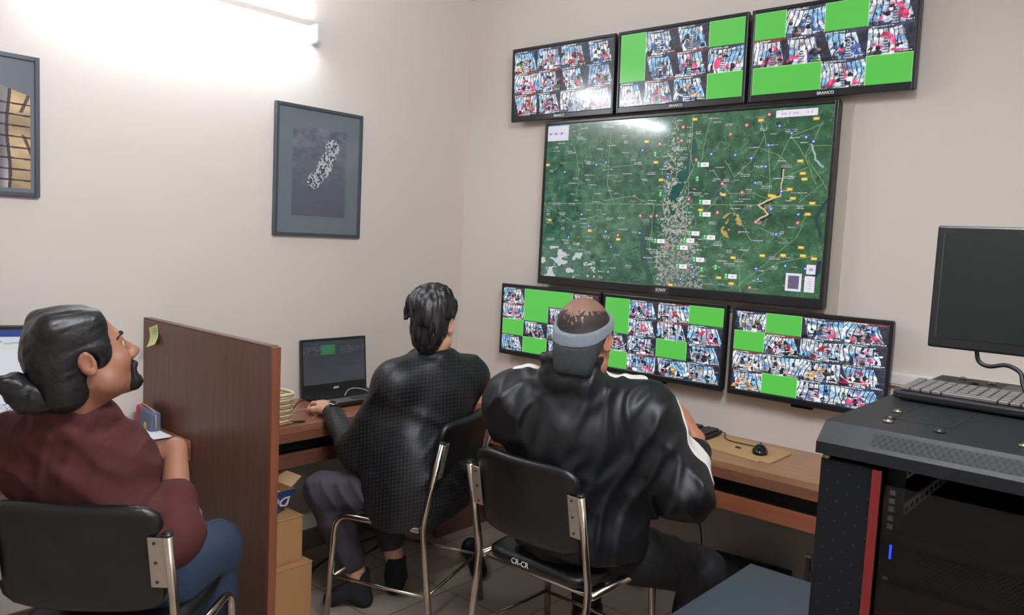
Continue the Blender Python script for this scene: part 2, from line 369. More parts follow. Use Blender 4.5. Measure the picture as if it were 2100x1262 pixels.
# satellite map ------------------------------------------------------
def homog(src, dst):
    A = []
    for (x, y), (u, v) in zip(src, dst):
        A += [[x, y, 1, 0, 0, 0, -u*x, -u*y, -u], [0, 0, 0, x, y, 1, -v*x, -v*y, -v]]
    return np.linalg.svd(np.array(A))[2][-1].reshape(3, 3)
MH, MW = 400, 700
def satellite_map():
    h, wd = MH, MW; rng = rs(5)
    K = homog([(1126, 257), (1714, 213), (1688, 622), (1110, 572)], [(0, 0), (1, 0), (1, 1), (0, 1)])
    def uv(x, y):
        q = K @ np.array([x, y, 1.0]); return q[0]/q[2]*wd, q[1]/q[2]*h
    Y, X = np.mgrid[0:h, 0:wd].astype(float); u = X/wd; v = Y/h
    f1 = fbm(h, wd, 5, rng, 6, 1.7); f2 = fbm(h, wd, 26, rng, 4, 1.7); f3 = fbm(h, wd, 3, rng, 3, 1.7)
    im = np.stack([30+58*f1+70*(f2-.5), 76+50*f1+80*(f2-.5), 56+38*f1+70*(f2-.5)], -1)
    teal = np.clip((.62-u)*1.1+.9*(f3-.5), 0, 1)[..., None]; im = im*(1-.30*teal)+np.array([72, 112, 98])*.30*teal
    deep = np.clip((u-.45)*1.6, 0, 1)[..., None]; im = im*(1-.45*deep)+np.array([32, 86, 46])*.45*deep*(0.7+.6*f1[..., None])
    vein = np.abs(fbm(h, wd, 12, rng, 4, 1.7)-.5) < .012; im[vein] = im[vein]*.5+np.array([130, 160, 132])*.5
    vein = np.abs(fbm(h, wd, 9, rng, 3, 1.7)-.5) < .008; im[vein] = im[vein]*.4+np.array([20, 50, 44])*.6
    urban = np.exp(-((u-.50-.06*v)/(.055+.05*v))**2)*(0.45+.55*v)*1.2
    sp = fbm(h, wd, 110, rng, 2, 1.7)
    k = (sp*np.minimum(urban, .8)*2.1 > .86); im[k] = np.array([186, 182, 172])*(0.7+.5*rng.rand(k.sum(), 1))
    grey = np.clip(urban*1.4-.45+.6*(f1-.5), 0, 1)[..., None]*np.clip((v[..., None]-.5)*3, 0, 1); im = im*(1-.5*grey)+np.array([112, 122, 120])*.5*grey
    wat = ((u-.55-.03*np.sin(v*9))/.02)**2+((v-.36)/.22)**2 < 1; im[wat & (f2 > .42)] = (22, 84, 78)
    wat = ((u-.44-.02*np.sin(v*14))/.012)**2+((v-.80)/.25)**2 < 1; im[wat] = im[wat]*.4+np.array([30, 70, 66])*.6
    # clouds and mudflats in the lower left corner
    cl = np.where(np.hypot(u-.07, (v-.95)*1.1) < .17, fbm(h, wd, 20, rng, 3, 1.2)-.40, 0)
    im[cl > .2] = (196, 204, 206); k = (np.hypot(u-.06, v-.98) < .2) & (cl <= .2); im[k] = im[k]*.7+np.array([96, 122, 122])*.3
    def line(pts, c, wl=1.0, px=True):
        P = [uv(*p) for p in pts] if px else pts
        for (x0, y0), (x1, y1) in zip(P[:-1], P[1:]):
            n = int(max(abs(x1-x0), abs(y1-y0))*1.5)+2
            for t in np.linspace(0, 1, n):
                x = x0+(x1-x0)*t+.8*math.sin(t*9+x0); y = y0+(y1-y0)*t
                r = int(math.ceil(wl)); xa, ya = int(x), int(y)
                im[max(0, ya-r+1):ya+r, max(0, xa-r+1):xa+r] = c
    pale = (150, 176, 128)
    for pts in ([(1570, 280), (1545, 330), (1510, 365), (1490, 330)], [(1580, 305), (1583, 430), (1570, 470)], [(1575, 300), (1560, 240)], [(1590, 350), (1625, 280), (1690, 255)],
                [(1625, 280), (1655, 325), (1676, 380)], [(1655, 320), (1690, 250)], [(1655, 325), (1672, 300), (1710, 300)], [(1620, 340), (1600, 320), (1560, 305)], [(1605, 370), (1660, 345)],
                [(1442, 330), (1450, 280), (1462, 240)], [(1465, 350), (1500, 400), (1550, 400), (1600, 420)], [(1480, 405), (1440, 450)], [(1500, 420), (1530, 470), (1545, 500)], [(1517, 595), (1560, 560), (1640, 490), (1660, 440)],
                [(1540, 590), (1600, 545), (1680, 530)], [(1425, 230), (1415, 300), (1425, 345), (1400, 400)], [(1180, 300), (1190, 350), (1185, 400)], [(1255, 270), (1248, 380), (1262, 420)], [(1200, 330), (1260, 345), (1300, 340)],
                [(1240, 415), (1300, 405), (1345, 425), (1400, 420)], [(1345, 425), (1335, 520), (1370, 560)], [(1115, 420), (1180, 460), (1230, 445)], [(1660, 330), (1700, 390)], [(1640, 420), (1690, 380)],
                [(1518, 530), (1525, 610)], [(1545, 510), (1520, 540)], [(1560, 470), (1620, 500)]):
        line(pts, pale, 1.0)
    line([(1608, 345), (1606, 400), (1585, 415), (1562, 425), (1582, 445), (1555, 462)], (30, 34, 26), 3); line([(1610, 350), (1604, 405), (1584, 412), (1560, 424), (1580, 443), (1553, 458)], (214, 196, 150), 2)
    line([(1668, 300), (1676, 330), (1690, 345)], (170, 190, 190), 2); line([(1700, 415), (1677, 450), (1688, 490)], (28, 60, 66), 3); line([(1688, 545), (1672, 590)], (26, 40, 70), 4)
    ell = ((u-.72)/.035)**2+((v-.63)/.07)**2 < 1; im[ell & (f2 > .45)] = (190, 158, 88)
    # place names: short rows of pale dashes
    for _ in range(250):
        x, y = rng.randint(4, wd-40), rng.randint(10, h-8); L = rng.randint(8, 26); two = rng.rand() < .25
        for q in range(2 if two else 1):
            kx = rng.rand(2, L) > .42; seg = im[y+4*q:y+4*q+2, x:x+L]; seg[kx[:seg.shape[0]]] = (214, 214, 226) if rng.rand() < .7 else (188, 160, 186)
    def disc(x, y, r, c):
        k = (X-x)**2+(Y-y)**2 < r*r; im[k] = c
    pins = [(1225, 340, 0), (1160, 355, 0), (1245, 335, 0), (1168, 492, 0), (1245, 480, 0), (1195, 444, 0), (1210, 468, 0), (1315, 483, 0), (1256, 512, 0), (1250, 565, 0), (1320, 310, 0), (1372, 365, 0), (1600, 260, 0), (1625, 275, 0), (1655, 283, 0), (1670, 292, 0),
            (1578, 300, 0), (1573, 344, 0), (1543, 327, 0), (1510, 320, 0), (1461, 318, 0), (1552, 378, 0), (1606, 396, 0), (1585, 433, 0), (1641, 444, 0), (1596, 486, 0), (1481, 400, 0), (1616, 552, 0), (1657, 558, 0), (1556, 558, 0), (1560, 580, 0), (1424, 555, 0), (1426, 575, 0), (1400, 580, 0),
            (1500, 277, 1), (1533, 258, 1), (1579, 236, 1), (1400, 290, 1), (1403, 262, 1), (1355, 297, 1), (1430, 330, 1), (1484, 380, 1), (1525, 398, 1), (1475, 440, 1), (1554, 460, 1), (1640, 462, 1), (1543, 598, 1), (1338, 448, 1), (1350, 447, 1), (1316, 447, 1), (1270, 488, 1), (1416, 412, 1), (1371, 510, 1)]
    for x, y, k in pins:
        a, b_ = uv(x, y); disc(a, b_-1, 4.3, (36, 84, 176) if k == 0 else (206, 62, 92)); disc(a, b_-1, 1.9, (240, 244, 255))
    for x, y in [(1428, 246), (1558, 223), (1620, 238), (1650, 236), (1676, 245), (1563, 248), (1645, 333), (1650, 358), (1654, 370), (1623, 392), (1585, 405), (1590, 407), (1630, 411), (1670, 421), (1662, 444), (1649, 514), (1653, 531), (1612, 530), (1569, 531), (1676, 537), (1509, 535), (1480, 577), (1506, 590), (1487, 403), (1441, 435), (1126, 340), (1130, 456), (1213, 478), (1271, 496), (1380, 592), (1329, 292), (1348, 335), (1359, 372)]:
        a, b_ = map(int, uv(x, y)); im[b_-3:b_+3, a-6:a+6] = (236, 190, 44); im[b_-1:b_+1, a-4:a+4] = (250, 240, 170)
    for x, y, t in [(1347, 318, 0), (1358, 402, 0), (1436, 340, 1), (1434, 370, 0), (1440, 418, 1), (1441, 444, 1), (1418, 484, 1), (1450, 492, 1), (1408, 499, 1), (1348, 500, 1), (1395, 513, 1), (1393, 553, 1), (1428, 539, 1), (1444, 560, 0), (1473, 555, 0), (1495, 574, 1)]:
        a, b_ = map(int, uv(x, y)); im[b_-6:b_+6, a-4:a+4] = (20, 160, 60); im[b_-5:b_-1, a-2:a+2] = (190, 240, 200); im[b_+1:b_+4, a-2:a+2] = (190, 240, 200)
        if t: im[b_-5:b_+5, a+5:a+24] = (248, 248, 252); im[b_-1:b_+1, a+11:a+18] = (170, 160, 200)
    # white panels laid over the map
    im[4:43, 2:66] = (226, 220, 240)
    for q in (8, 24, 42): disc(q+2, 24, 3, (110, 90, 150)); im[23:25, q+6:q+12] = (190, 180, 210)
    im[6:21, 585:668] = (240, 232, 246)
    for q in range(592, 664, 4):
        if rng.rand() > .4: im[11:16, q:q+2] = (186, 172, 206)
    im[350:388, 630:662] = (238, 232, 248); im[355:383, 635:657] = (104, 96, 128); im[330:350, 670:688] = (238, 232, 248); im[354:388, 668:688] = (238, 232, 248)
    im[360:382:5, 674:682] = (170, 160, 190); im[337:343, 675:683] = (170, 160, 190)
    im += (rng.rand(h, wd, 1)-.5)*26
    return np.clip(im, 0, 255)

# ------------------------------------------------------------------ televisions
M_bezel = mat('satin black television bezel', (30, 31, 34), 0.3, bump=(260, 0.03))
M_led = mat('dark receiver lens', (10, 10, 14), 0.05)
def television(label, x0, x1, z0, z1, img, side, top, chin, brand, tilt=0.0, smat=None, yfront=-0.07, depth=0.045, bsize=0.016, plate=False, group=None, foot=False):
    W, Hh = x1-x0, z1-z0
    t = thing('television', label, 'television', ((x0+x1)/2, yfront, z0), 0, group)
    t.rotation_euler = (tilt, 0, 0)
    f = MB(); e = 0.005
    f.box((-W/2, 0, 0), (-W/2+side, depth*.5, Hh), 0.004); f.box((W/2-side, 0, 0), (W/2, depth*.5, Hh), 0.004)
    f.box((-W/2+side-e, 0, Hh-top), (W/2-side+e, depth*.5, Hh), 0.004); f.box((-W/2+side-e, 0, 0), (W/2-side+e, depth*.5, chin), 0.004)
    f.build('bezel', M_bezel, t)
    MB().box((-W/2+.004, 0.012, 0.004), (W/2-.004, depth, Hh-.004), 0.006).build('rear_case', M_black, t)
    grid_screen('screen', img, W-2*side, Hh-top-chin, smat or M_scr, t, T(0, 0.0045, chin+(Hh-top-chin)/2))
    if brand:
        if plate: MB().box((-0.042, -0.0015, 0.001), (0.042, 0.002, chin-.001), 0.001).build('badge_plate', M_dark, t)
        text_part('brand_lettering', brand, bsize, T(0, -0.0024, chin*.5) @ RX(math.pi/2), M_white, t, 0.0004)
    if foot: MB().box((-0.045, 0.006, -0.012), (0.045, 0.026, 0.004), 0.005).build('receiver_lens', M_led, t)
    return t
UW, UG, UX, UZ0, UZ1 = 0.63875, 0.0142, 0.3983, 2.1715, 2.541
gu = 'surveillance televisions in the top row'; gl = 'surveillance televisions in the bottom row'
g2 = {(0, 0), (1, 0), (0, 3), (2, 3)}; g3 = {(0, 0), (0, 2), (2, 0), (2, 1), (2, 3)}
tops = [('black television at the left end of the top row, without green squares', wall_of_feeds(171, 292, 3, 4, set(), 11, seats={(1, 1): (206, 60, 96)})),
        ('middle television of the top row, tall green block at its left edge', wall_of_feeds(171, 292, 3, 4, g2, 12, [0, .225, .475, .735, 1])),
        ('television at the right end of the top row, wide green block bottom left', wall_of_feeds(171, 292, 3, 4, g3, 13, [0, .215, .465, .73, 1], seats={(1, 3): (238, 70, 120), (2, 2): (226, 60, 100)}))]
for i, (lb, im) in enumerate(tops):
    x = UX+i*(UW+UG)
    television(lb, x, x+UW, UZ0, UZ1, im, 0.015, 0.016, 0.030, 'BRANCO', tilt=math.radians(2.0), group=gu, yfront=-0.075)
television('very large central television showing a green satellite map', 0.6302, 2.0783, 1.3473, 2.1613, satellite_map(), 0.016, 0.018, 0.042, 'SONY', smat=M_scr_big, yfront=-0.075, depth=0.06, bsize=0.02, plate=True)
LZ0, LZ1 = 0.9561, 1.331
g4 = {(0, 1), (0, 2), (1, 1), (2, 0), (3, 1)}; g5 = {(0, 0), (1, 0), (3, 0), (0, 3), (2, 2)}; g6 = {(0, 1), (1, 0), (3, 1)}
lows = [('television at the left end of the bottom row, touching the wall corner side', 0.3883, wall_of_feeds(208, 352, 4, 4, g4, 21, [0, .24, .5, .75, 1])),
        ('middle television of the bottom row, right beside the headband', 0.3883+UW+UG, wall_of_feeds(208, 352, 4, 4, g5, 22, [0, .225, .475, .73, 1], seats={(1, 1): (240, 70, 110), (3, 1): (240, 80, 120), (2, 1): (40, 60, 110)})),
        ('black television at the right end of the bottom row, above the computer mouse', 1.7053, wall_of_feeds(208, 352, 4, 4, g6, 23, [0, .22, .465, .73, 1], seats={(0, 3): (214, 60, 90), (2, 3): (170, 36, 70), (0, 0): (150, 120, 50), (2, 1): (196, 148, 110)}))]
for lb, x, im in lows:
    television(lb, x, x+UW, LZ0, LZ1, im, 0.014, 0.018, 0.026, None, yfront=-0.075, group=gl, foot=True)
# backing board behind the large television
M_board = mat('beige painted board', (196, 186, 170), 0.6)
tag(MB().box((0.72, -0.012, 1.30), (2.112, -0.0005, 2.30), 0.002).build('backing_board', M_board), 'beige backing board on the wall, its edge showing right of the large map television', 'board')
M_trunk = mat('white plastic trunking', (232, 229, 226), 0.4)
o = thing('cable_trunking', 'white plastic cable trunking along the wall behind the black monitor', 'cable trunking', (2.9, 0, 1.11))
MB().box((-0.6, -0.022, -0.026), (0.9, 0, 0.026), 0.003).build('channel', M_trunk, o)
MB().box((-0.6, -0.026, -0.018), (0.9, -0.021, 0.018), 0.002).build('cover', M_trunk, o)

# ------------------------------------------------------------------ framed pictures on the left wall
M_frame = mat('dark slate picture frame', (68, 73, 80), 0.35)
M_mat = mat('grey mount card under glass', (112, 119, 127), 0.12, spec=0.6, noise=(3, 0.05))
M_print = print_mat('picture image under glass')
def island(h, wd):
    rng = rs(3); Y, X = np.mgrid[0:h, 0:wd].astype(float); u = X/wd; v = Y/h
    im = np.zeros((h, wd, 3))+np.array([112, 113, 126.]); n = fbm(h, wd, 16, rng, 4, .5)
    im += (70*(n-.5)*np.clip(1.1-1.3*v, 0, 1))[..., None]
    im -= (20*v)[..., None]
    for (a, b_, r1, r2, th) in ((.72, .20, .10, .10, 0), (.60, .40, .10, .24, .55), (.42, .58, .09, .13, .9)):
        du, dv = (u-a)*.75, v-b_; p_ = du*math.cos(th)+dv*math.sin(th)*1; q_ = -du*math.sin(th)+dv*math.cos(th)
        k = (p_/r1)**2+(q_/r2)**2 < 1; s = fbm(h, wd, 62, rng, 2, .7)
        im[k & (s > .5)] = (196, 198, 204); im[k & (s <= .5)] = (104, 106, 116); im[k & (s <= .36)] = (60, 62, 70)
    return im
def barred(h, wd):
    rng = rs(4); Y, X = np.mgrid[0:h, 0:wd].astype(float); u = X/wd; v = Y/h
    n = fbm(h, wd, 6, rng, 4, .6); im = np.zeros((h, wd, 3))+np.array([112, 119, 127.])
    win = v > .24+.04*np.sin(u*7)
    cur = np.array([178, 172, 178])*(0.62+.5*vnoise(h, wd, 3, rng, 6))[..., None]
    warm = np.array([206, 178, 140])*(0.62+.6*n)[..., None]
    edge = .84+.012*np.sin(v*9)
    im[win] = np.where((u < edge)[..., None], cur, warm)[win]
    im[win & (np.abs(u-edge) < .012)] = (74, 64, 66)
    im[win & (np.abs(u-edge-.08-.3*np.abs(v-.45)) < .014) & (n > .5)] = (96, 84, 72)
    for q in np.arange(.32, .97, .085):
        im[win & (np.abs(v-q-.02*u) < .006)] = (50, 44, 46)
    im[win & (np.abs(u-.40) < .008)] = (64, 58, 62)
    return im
def picture(label, y0, y1, z0, z1, img, inset, tilt=0.0):
    t = thing('framed_picture', label, 'picture', (0.0, (y0+y1)/2, z0)); W, Hh = y1-y0, z1-z0
    R = RZ(math.pi/2)      # local x runs along the wall (+y), local -y faces the room (+x)
    f = MB(); b_ = 0.016
    for lo, hi in (((-W/2, -0.022, 0), (-W/2+b_, 0, Hh)), ((W/2-b_, -0.022, 0), (W/2, 0, Hh)), ((-W/2+b_, -0.022, 0), (W/2-b_, 0, b_)), ((-W/2+b_, -0.022, Hh-b_), (W/2-b_, 0, Hh))):
        f.box(lo, hi, 0.002, R)
    f.build('frame', M_frame, t)
    MB().box((-W/2+b_*.5, -0.014, b_*.5), (W/2-b_*.5, -0.002, Hh-b_*.5), 0, R).build('mount', M_mat, t)
    l, r_, t_, bo = inset
    grid_screen('print', img, W*(1-l-r_), Hh*(1-t_-bo), M_print, t, R @ T(W*(l-r_)/2, -0.0148, bo*Hh+Hh*(1-t_-bo)/2))
    return t
picture('framed dark grey picture of a speckled island, in the middle of the left wall', -1.2195, -0.738, 1.533, 2.132, island(240, 170), (.19, .19, .16, .16))
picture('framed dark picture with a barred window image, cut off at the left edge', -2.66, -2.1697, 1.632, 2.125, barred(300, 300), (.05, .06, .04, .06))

# ------------------------------------------------------------------ desks, partition
DZ = 0.76
M_gap_shade = mat('black gap shade', (20, 20, 23), 0.6)  # black stands for the shade in the gap below the worktop
d = thing('corner_desk', 'brown L-shaped desk built along both walls under the televisions and the laptop', 'desk', (0, 0, 0))
MB().box((0.0, -1.757, DZ-0.028), (0.455, -0.001, DZ), 0.002).build('worktop', M_top_l, d)
MB().box((0.456, -0.425, DZ-0.028), (2.66, -0.001, DZ), 0.002).build('worktop', M_top_r, d, 'tan worktop under the televisions')
MB().box((0.437, -1.757, DZ-0.065), (0.4555, -0.43, DZ-0.0285), 0.001).build('apron', M_front_y, d)
MB().box((0.44, -0.427, DZ-0.065), (2.66, -0.409, DZ-0.0285), 0.001).build('apron', M_front_x, d)
MB().box((0.40, -1.757, DZ-0.185), (0.418, -0.40, DZ-0.125), 0.002).build('lower_rail', M_strip_y, d)
MB().box((0.42, -0.418, DZ-0.185), (2.66, -0.40, DZ-0.125), 0.002).build('lower_rail', M_strip_x, d, 'orange brown rail under the tan worktop')
MB().box((0.01, -1.757, DZ-0.145), (0.40, -0.05, DZ-0.130), 0.0).build('shelf', M_gap_shade, d)
MB().box((0.42, -0.40, DZ-0.145), (2.66, -0.03, DZ-0.130), 0.0).build('shelf', M_gap_shade, d)
MB().box((0.42, -0.36, DZ-0.1295), (2.66, -0.352, DZ-0.0285), 0.0).build('gap_shade_sheet', M_gap_shade, d)  # sheets added inside the gap to keep it dark
MB().box((0.352, -1.757, DZ-0.1295), (0.36, -0.37, DZ-0.0285), 0.0).build('gap_shade_sheet', M_gap_shade, d)
MB().box((0.30, -0.42, 0), (0.325, -0.02, DZ-0.15), 0.001).build('side_panel', M_part, d)
MB().box((2.635, -0.42, 0), (2.66, -0.02, DZ-0.03), 0.001).build('side_panel', M_part, d)
d = thing('partition_panel', 'tall reddish brown partition board standing between the two workplaces', 'partition', (0.475, -1.775, 0))
MB().box((-0.474, -0.0145, 0.0), (0.4565, 0.015, 1.176), 0.001).build('board', M_part, d)
MB().box((0.457, -0.015, 0.0), (0.475, 0.0155, 1.178), 0.002).build('edge_strip', M_edge, d)
MB().box((-0.474, -0.015, 1.1765), (0.4568, 0.0155, 1.181), 0.001).build('edge_strip', M_part, d)
d = thing('side_desk', 'brown desk on the near side of the partition, holding the papers', 'desk', (0, -2.5, 0))
MB().box((0.001, -0.9, DZ-0.03), (0.415, 0.708, DZ), 0.002).build('worktop', M_top_l, d)
MB().box((0.395, -0.9, DZ-0.075), (0.4145, 0.708, DZ-0.0305), 0.001).build('apron', M_front_y, d)
MB().box((0.02, -0.9, 0), (0.40, -0.878, DZ-0.0305), 0.001).build('side_panel', M_part, d)

# yellow sticky note
M_note = mat('pale green sticky paper', (214, 224, 150), 0.7); M_ink = mat('grey ink', (120, 130, 92), 0.7)
t = thing('sticky_note', 'pale green sticky note on the top left corner of the partition', 'note', (0.05, -1.7905, 1.155))
R = RY(math.radians(-16))
v = []; n = 8
for i in range(n+1):
    s = i/n; bend = -0.0006-0.022*max(0, s-.35)**2*2.2
    v += [(-0.038, bend, 0.0-0.078*s), (0.038, bend, 0.0-0.078*s)]
mb = MB(); mb._add(v, [[2*i, 2*i+1, 2*i+3, 2*i+2] for i in range(n)], T(0.04, 0, 0) @ R); o = mb.build('paper', M_note, t)
sol = o.modifiers.new('thickness', 'SOLIDIFY'); sol.thickness = 0.0003
mb = MB()
for i, (a, b_) in enumerate(((-.02, .012), (-.022, .018), (-.018, .006), (-.02, .014))):
    z = -0.012-0.0105*i; mb.box((a+.012, -0.0018, z-.0009), (b_+.012, -0.0010, z+.0009), 0, T(0.04, 0, 0) @ R)
mb.build('handwriting', M_ink, t)

# papers, pen, pencil case on the side desk
M_paper = mat('white office paper', (240, 241, 246), 0.7, noise=(20, 0.02)); M_print_ink = mat('grey print', (176, 176, 184), 0.8)
M_pink = mat('buff folder', (206, 170, 160), 0.6)
t = thing('paper_stack', 'stack of printed white papers on the desk beside the partition', 'papers', (0.20, -2.02, DZ))
MB().box((-0.12, -0.17, 0.0005), (0.12, 0.20, 0.003), 0.0).build('folder', M_pink, t, 'buff folder under the papers')
for k, (a, zz) in enumerate(((0.02, .0035), (-0.05, .006), (-0.02, .0085))):
    MB().box((-0.125, -0.18, zz), (0.135, 0.19, zz+.002), 0.0, RZ(a)).build('sheet', M_paper, t)
mb = MB(); rng = rs(8); np_ = 0
for i in range(24):
    y = 0.17-i*0.0125
    if i % 7 == 6:
        mb.build('printed_paragraph', M_print_ink, t); mb = MB(); continue
    x = -0.10
    while x < 0.02+0.06*rng.rand():
        L = rng.uniform(.008, .022); mb.box((x, y-.0022, .0106), (x+L, y+.0022, .0109), 0, RZ(-0.02)); x += L+.005
mb.build('printed_paragraph', M_print_ink, t)
t = thing('ballpoint_pen', 'grey ballpoint pen lying on the printed papers', 'pen', (0.27, -2.01, DZ+0.0155), math.radians(38))
MB().tube([(-.06, 0, 0), (-.052, 0, 0), (.045, 0, 0)], [.0015, .0042, .0046], 10).build('barrel', M_dark, t)
MB().tube([(.0452, 0, 0), (.066, 0, 0)], .0052, 10).build('cap', mat('steel blue cap', (84, 88, 98), .4), t)
M_case = mat('pencil case blue', (86, 96, 122), 0.6, bump=(90, .1)); M_red = mat('pencil case red', (176, 62, 76), 0.6); M_yel = mat('pencil case yellow', (206, 170, 60), 0.6); M_tan = mat('tan zip edging', (196, 156, 120), 0.5)
t = thing('pencil_case', 'small blue and red pencil case standing against the partition', 'pencil case', (0.155, -1.835, DZ), math.radians(-8))
MB().box((-0.05, -0.022, 0), (0.09, 0.022, 0.082), 0.012, seg=3).build('pouch', M_case, t)
MB().box((-0.098, -0.0222, 0), (-0.051, 0.0222, 0.084), 0.012, seg=3).build('pouch_end', M_red, t)
MB().tube([(-.085, 0, .0865), (0, 0, .0855), (.078, 0, .083), (.0895, 0, .07), (.0915, 0, .02)], .003, 8).build('zip', M_tan, t)
MB().lathe([(.0, 0), (.017, 0), (.017, .0012), (0, .0012)], 18, T(0.035, -0.0225, 0.022) @ RX(math.pi/2)).build('patch', M_yel, t)

# left monitor showing a document
def document(h, wd):
    rng = rs(2); im = np.zeros((h, wd, 3))+np.array([226, 230, 240.]); im[:int(h*.085)] = (34, 70, 140); im[int(h*.025):int(h*.05), int(wd*.78):int(wd*.84)] = (235, 240, 250)
    im[int(h*.085):int(h*.2)] = (222, 226, 236)
    for q in range(40):
        y = int(h*rng.uniform(.1, .19)); x = rng.randint(5, wd-12); im[y:y+2, x:x+rng.randint(3, 9)] = (176, 182, 200)
    im[int(h*.2):int(h*.225)] = (222, 228, 190)
    for q in range(16):
        y = int(h*(.84+.009*q)); k = rng.rand(wd) > .5; im[y:y+1, k] = (150, 156, 170)
    return im
M_doc = screen_mat('document screen', 0.8, 0.25)
t = thing('monitor', 'monitor showing a white document, behind the man in the burgundy shirt', 'monitor', (0.16, -2.42, DZ), math.radians(67))
MB().box((-0.27, 0.0, 0.10), (0.27, 0.03, 0.435), 0.005).build('casing', M_black, t)
grid_screen('screen', document(120, 180), 0.516, 0.30, M_doc, t, T(0, -0.0012, 0.272))
MB().box((-0.025, 0.02, 0.012), (0.025, 0.045, 0.2), 0.004).build('stand_neck', M_black, t)
MB().box((-0.11, -0.05, 0.0), (0.11, 0.09, 0.012), 0.005).build('stand_base', M_black, t)

# ------------------------------------------------------------------ laptop, basket, cables on the long desk
def laptop_img(h, wd):
    rng = rs(9); im = np.zeros((h, wd, 3))+np.array([50, 52, 60.]); im += (10*vnoise(h, wd, 4, rng)-5)[..., None]
    y0, y1 = int(.10*h), int(.32*h)
    f_ = feed(y1-y0, wd, rng); im[y0:y1] = im[y0:y1]*.66+f_*.13+6
    im[y0:y1, int(.5*wd):int(.58*wd)] = (48, 50, 58); im[int(.11*h):int(.33*h), int(.28*wd):int(.51*wd)] = (50, 104, 66)
    im[int(.62*h):] += 3
    return im
M_lap = screen_mat('dim laptop screen', 0.9, 0.22); M_lapb = mat('black laptop shell', (30, 31, 34), 0.4, bump=(300, .05)); M_pad = mat('grey palm rest', (104, 100, 98), .4)
t = thing('laptop', 'open black laptop with a dim screen on the desk against the left wall', 'laptop', (0.160, -0.875, DZ), math.radians(90))
# local: x along wall (+y world), -y towards the sitter (+x world)
MB().box((-0.185, -0.125, 0.004), (0.185, 0.12, 0.024), 0.005).build('base', M_lapb, t)
Lr = T(0, 0.115, 0.022) @ RX(math.radians(-5))
MB().box((-0.192, 0.0, -0.008), (0.192, 0.011, 0.262), 0.004, Lr).build('lid', M_lapb, t)
grid_screen('screen', laptop_img(90, 150), 0.362, 0.206, M_lap, t, Lr @ T(0, -0.0008, 0.146))
text_part('brand_lettering', 'acer', 0.019, Lr @ T(0.005, -0.0012, 0.02) @ RX(math.pi/2), M_white, t, 0.0003)
kb = MB()
for r in range(6):
    for c in range(16):
        x = -0.165+c*0.0207; y = 0.088-r*0.0195; kb.box((x, y-.0165, .0243), (x+.0172, y, .0266), .0008, seg=1)
kb.build('keycaps', M_black, t)
MB().box((-0.185, -0.125, 0.0243), (0.185, -0.04, 0.0250), 0.0).build('palm_rest', M_pad, t)
MB().box((-0.05, -0.115, 0.0251), (0.045, -0.055, 0.0256), 0.0).build('touchpad', M_dark, t)
# woven basket
M_cane = mat('cream cane', (216, 200, 166), 0.6, noise=(60, .12)); M_cane2 = mat('brown cane', (168, 136, 92), 0.6, noise=(60, .15))
t = thing('woven_basket', 'cream woven cane basket on the desk just behind the partition', 'basket', (0.345, -1.455, DZ))
for z in range(11):
    wv = []; n = 44
    for i in range(n):
        a = 2*math.pi*i/n; q = 2.6
        cx_, sy_ = math.cos(a), math.sin(a); rr = (abs(cx_)**4+abs(sy_)**4)**(-.25)
        g = 1+0.07*z/10+(0.018 if (i+z) % 2 else -0.018)
        wv.append((0.072*g*rr*cx_, 0.105*g*rr*sy_, 0.006+z*0.0108))
    MB().tube(wv, 0.0058, 6, True).build('woven_band', M_cane if z % 2 or z > 8 else M_cane2, t)
rim = []
for i in range(44):
    a = 2*math.pi*i/44; rr = (abs(math.cos(a))**4+abs(math.sin(a))**4)**(-.25)
    rim.append((0.0785*rr*math.cos(a), 0.114*rr*math.sin(a), 0.126))
MB().tube(rim, 0.0075, 8, True).build('rim', M_cane, t)
MB().box((-0.07, -0.1, 0.002), (0.07, 0.1, 0.008), 0.002).build('bottom', M_cane2, t)
def cable(name, label, pts, r, m, cat='cable', sub=6):
    P = [Vector(p) for p in pts]; out = []
    for i in range(len(P)-1):
        p0, p1, p2, p3 = P[max(0, i-1)], P[i], P[i+1], P[min(len(P)-1, i+2)]
        for k in range(sub):
            s = k/sub; out.append(0.5*((2*p1)+(-p0+p2)*s+(2*p0-5*p1+4*p2-p3)*s*s+(-p0+3*p1-3*p2+p3)*s**3))
    out.append(P[-1])
    return tag(MB().tube(out, r, 8).build(name, m), label, cat)
M_cab = mat('black cable', (24, 24, 26), .5); M_cabw = mat('white cable', (214, 220, 228), .45); M_pale = mat('translucent pale cable', (184, 170, 156), .4)
cable('power_cable', 'black cable curving from the laptop to the woven basket', [(0.10, -1.03, DZ+.012), (0.16, -1.10, DZ+.03), (0.2, -1.18, DZ+.035), (0.26, -1.26, DZ+.02), (0.30, -1.31, DZ+.006), (0.33, -1.33, DZ+.006)], .003, M_cab)
cable('earphone_cable', 'thin white cable looping over the laptop keyboard', [(0.265, -0.985, DZ+.05), (0.24, -0.95, DZ+.066), (0.235, -0.91, DZ+.072), (0.25, -0.86, DZ+.062), (0.28, -0.82, DZ+.042), (0.31, -0.78, DZ+.034), (0.36, -0.72, DZ+.008), (0.40, -0.66, DZ+.004)], .0018, M_cabw)
cable('charging_cable', 'pale thin cable lying on the desk beside the basket', [(0.25, -1.25, DZ+.004), (0.22, -1.18, DZ+.003), (0.27, -1.13, DZ+.003), (0.33, -1.16, DZ+.003), (0.37, -1.22, DZ+.003), (0.40, -1.25, DZ+.003)], .0018, M_pale)
cable('desk_cable', 'dark cable crossing the desk under the laptop corner', [(0.22, -1.06, DZ+.004), (0.27, -1.10, DZ+.003), (0.31, -1.09, DZ+.003), (0.36, -1.05, DZ+.003)], .0022, M_cab)
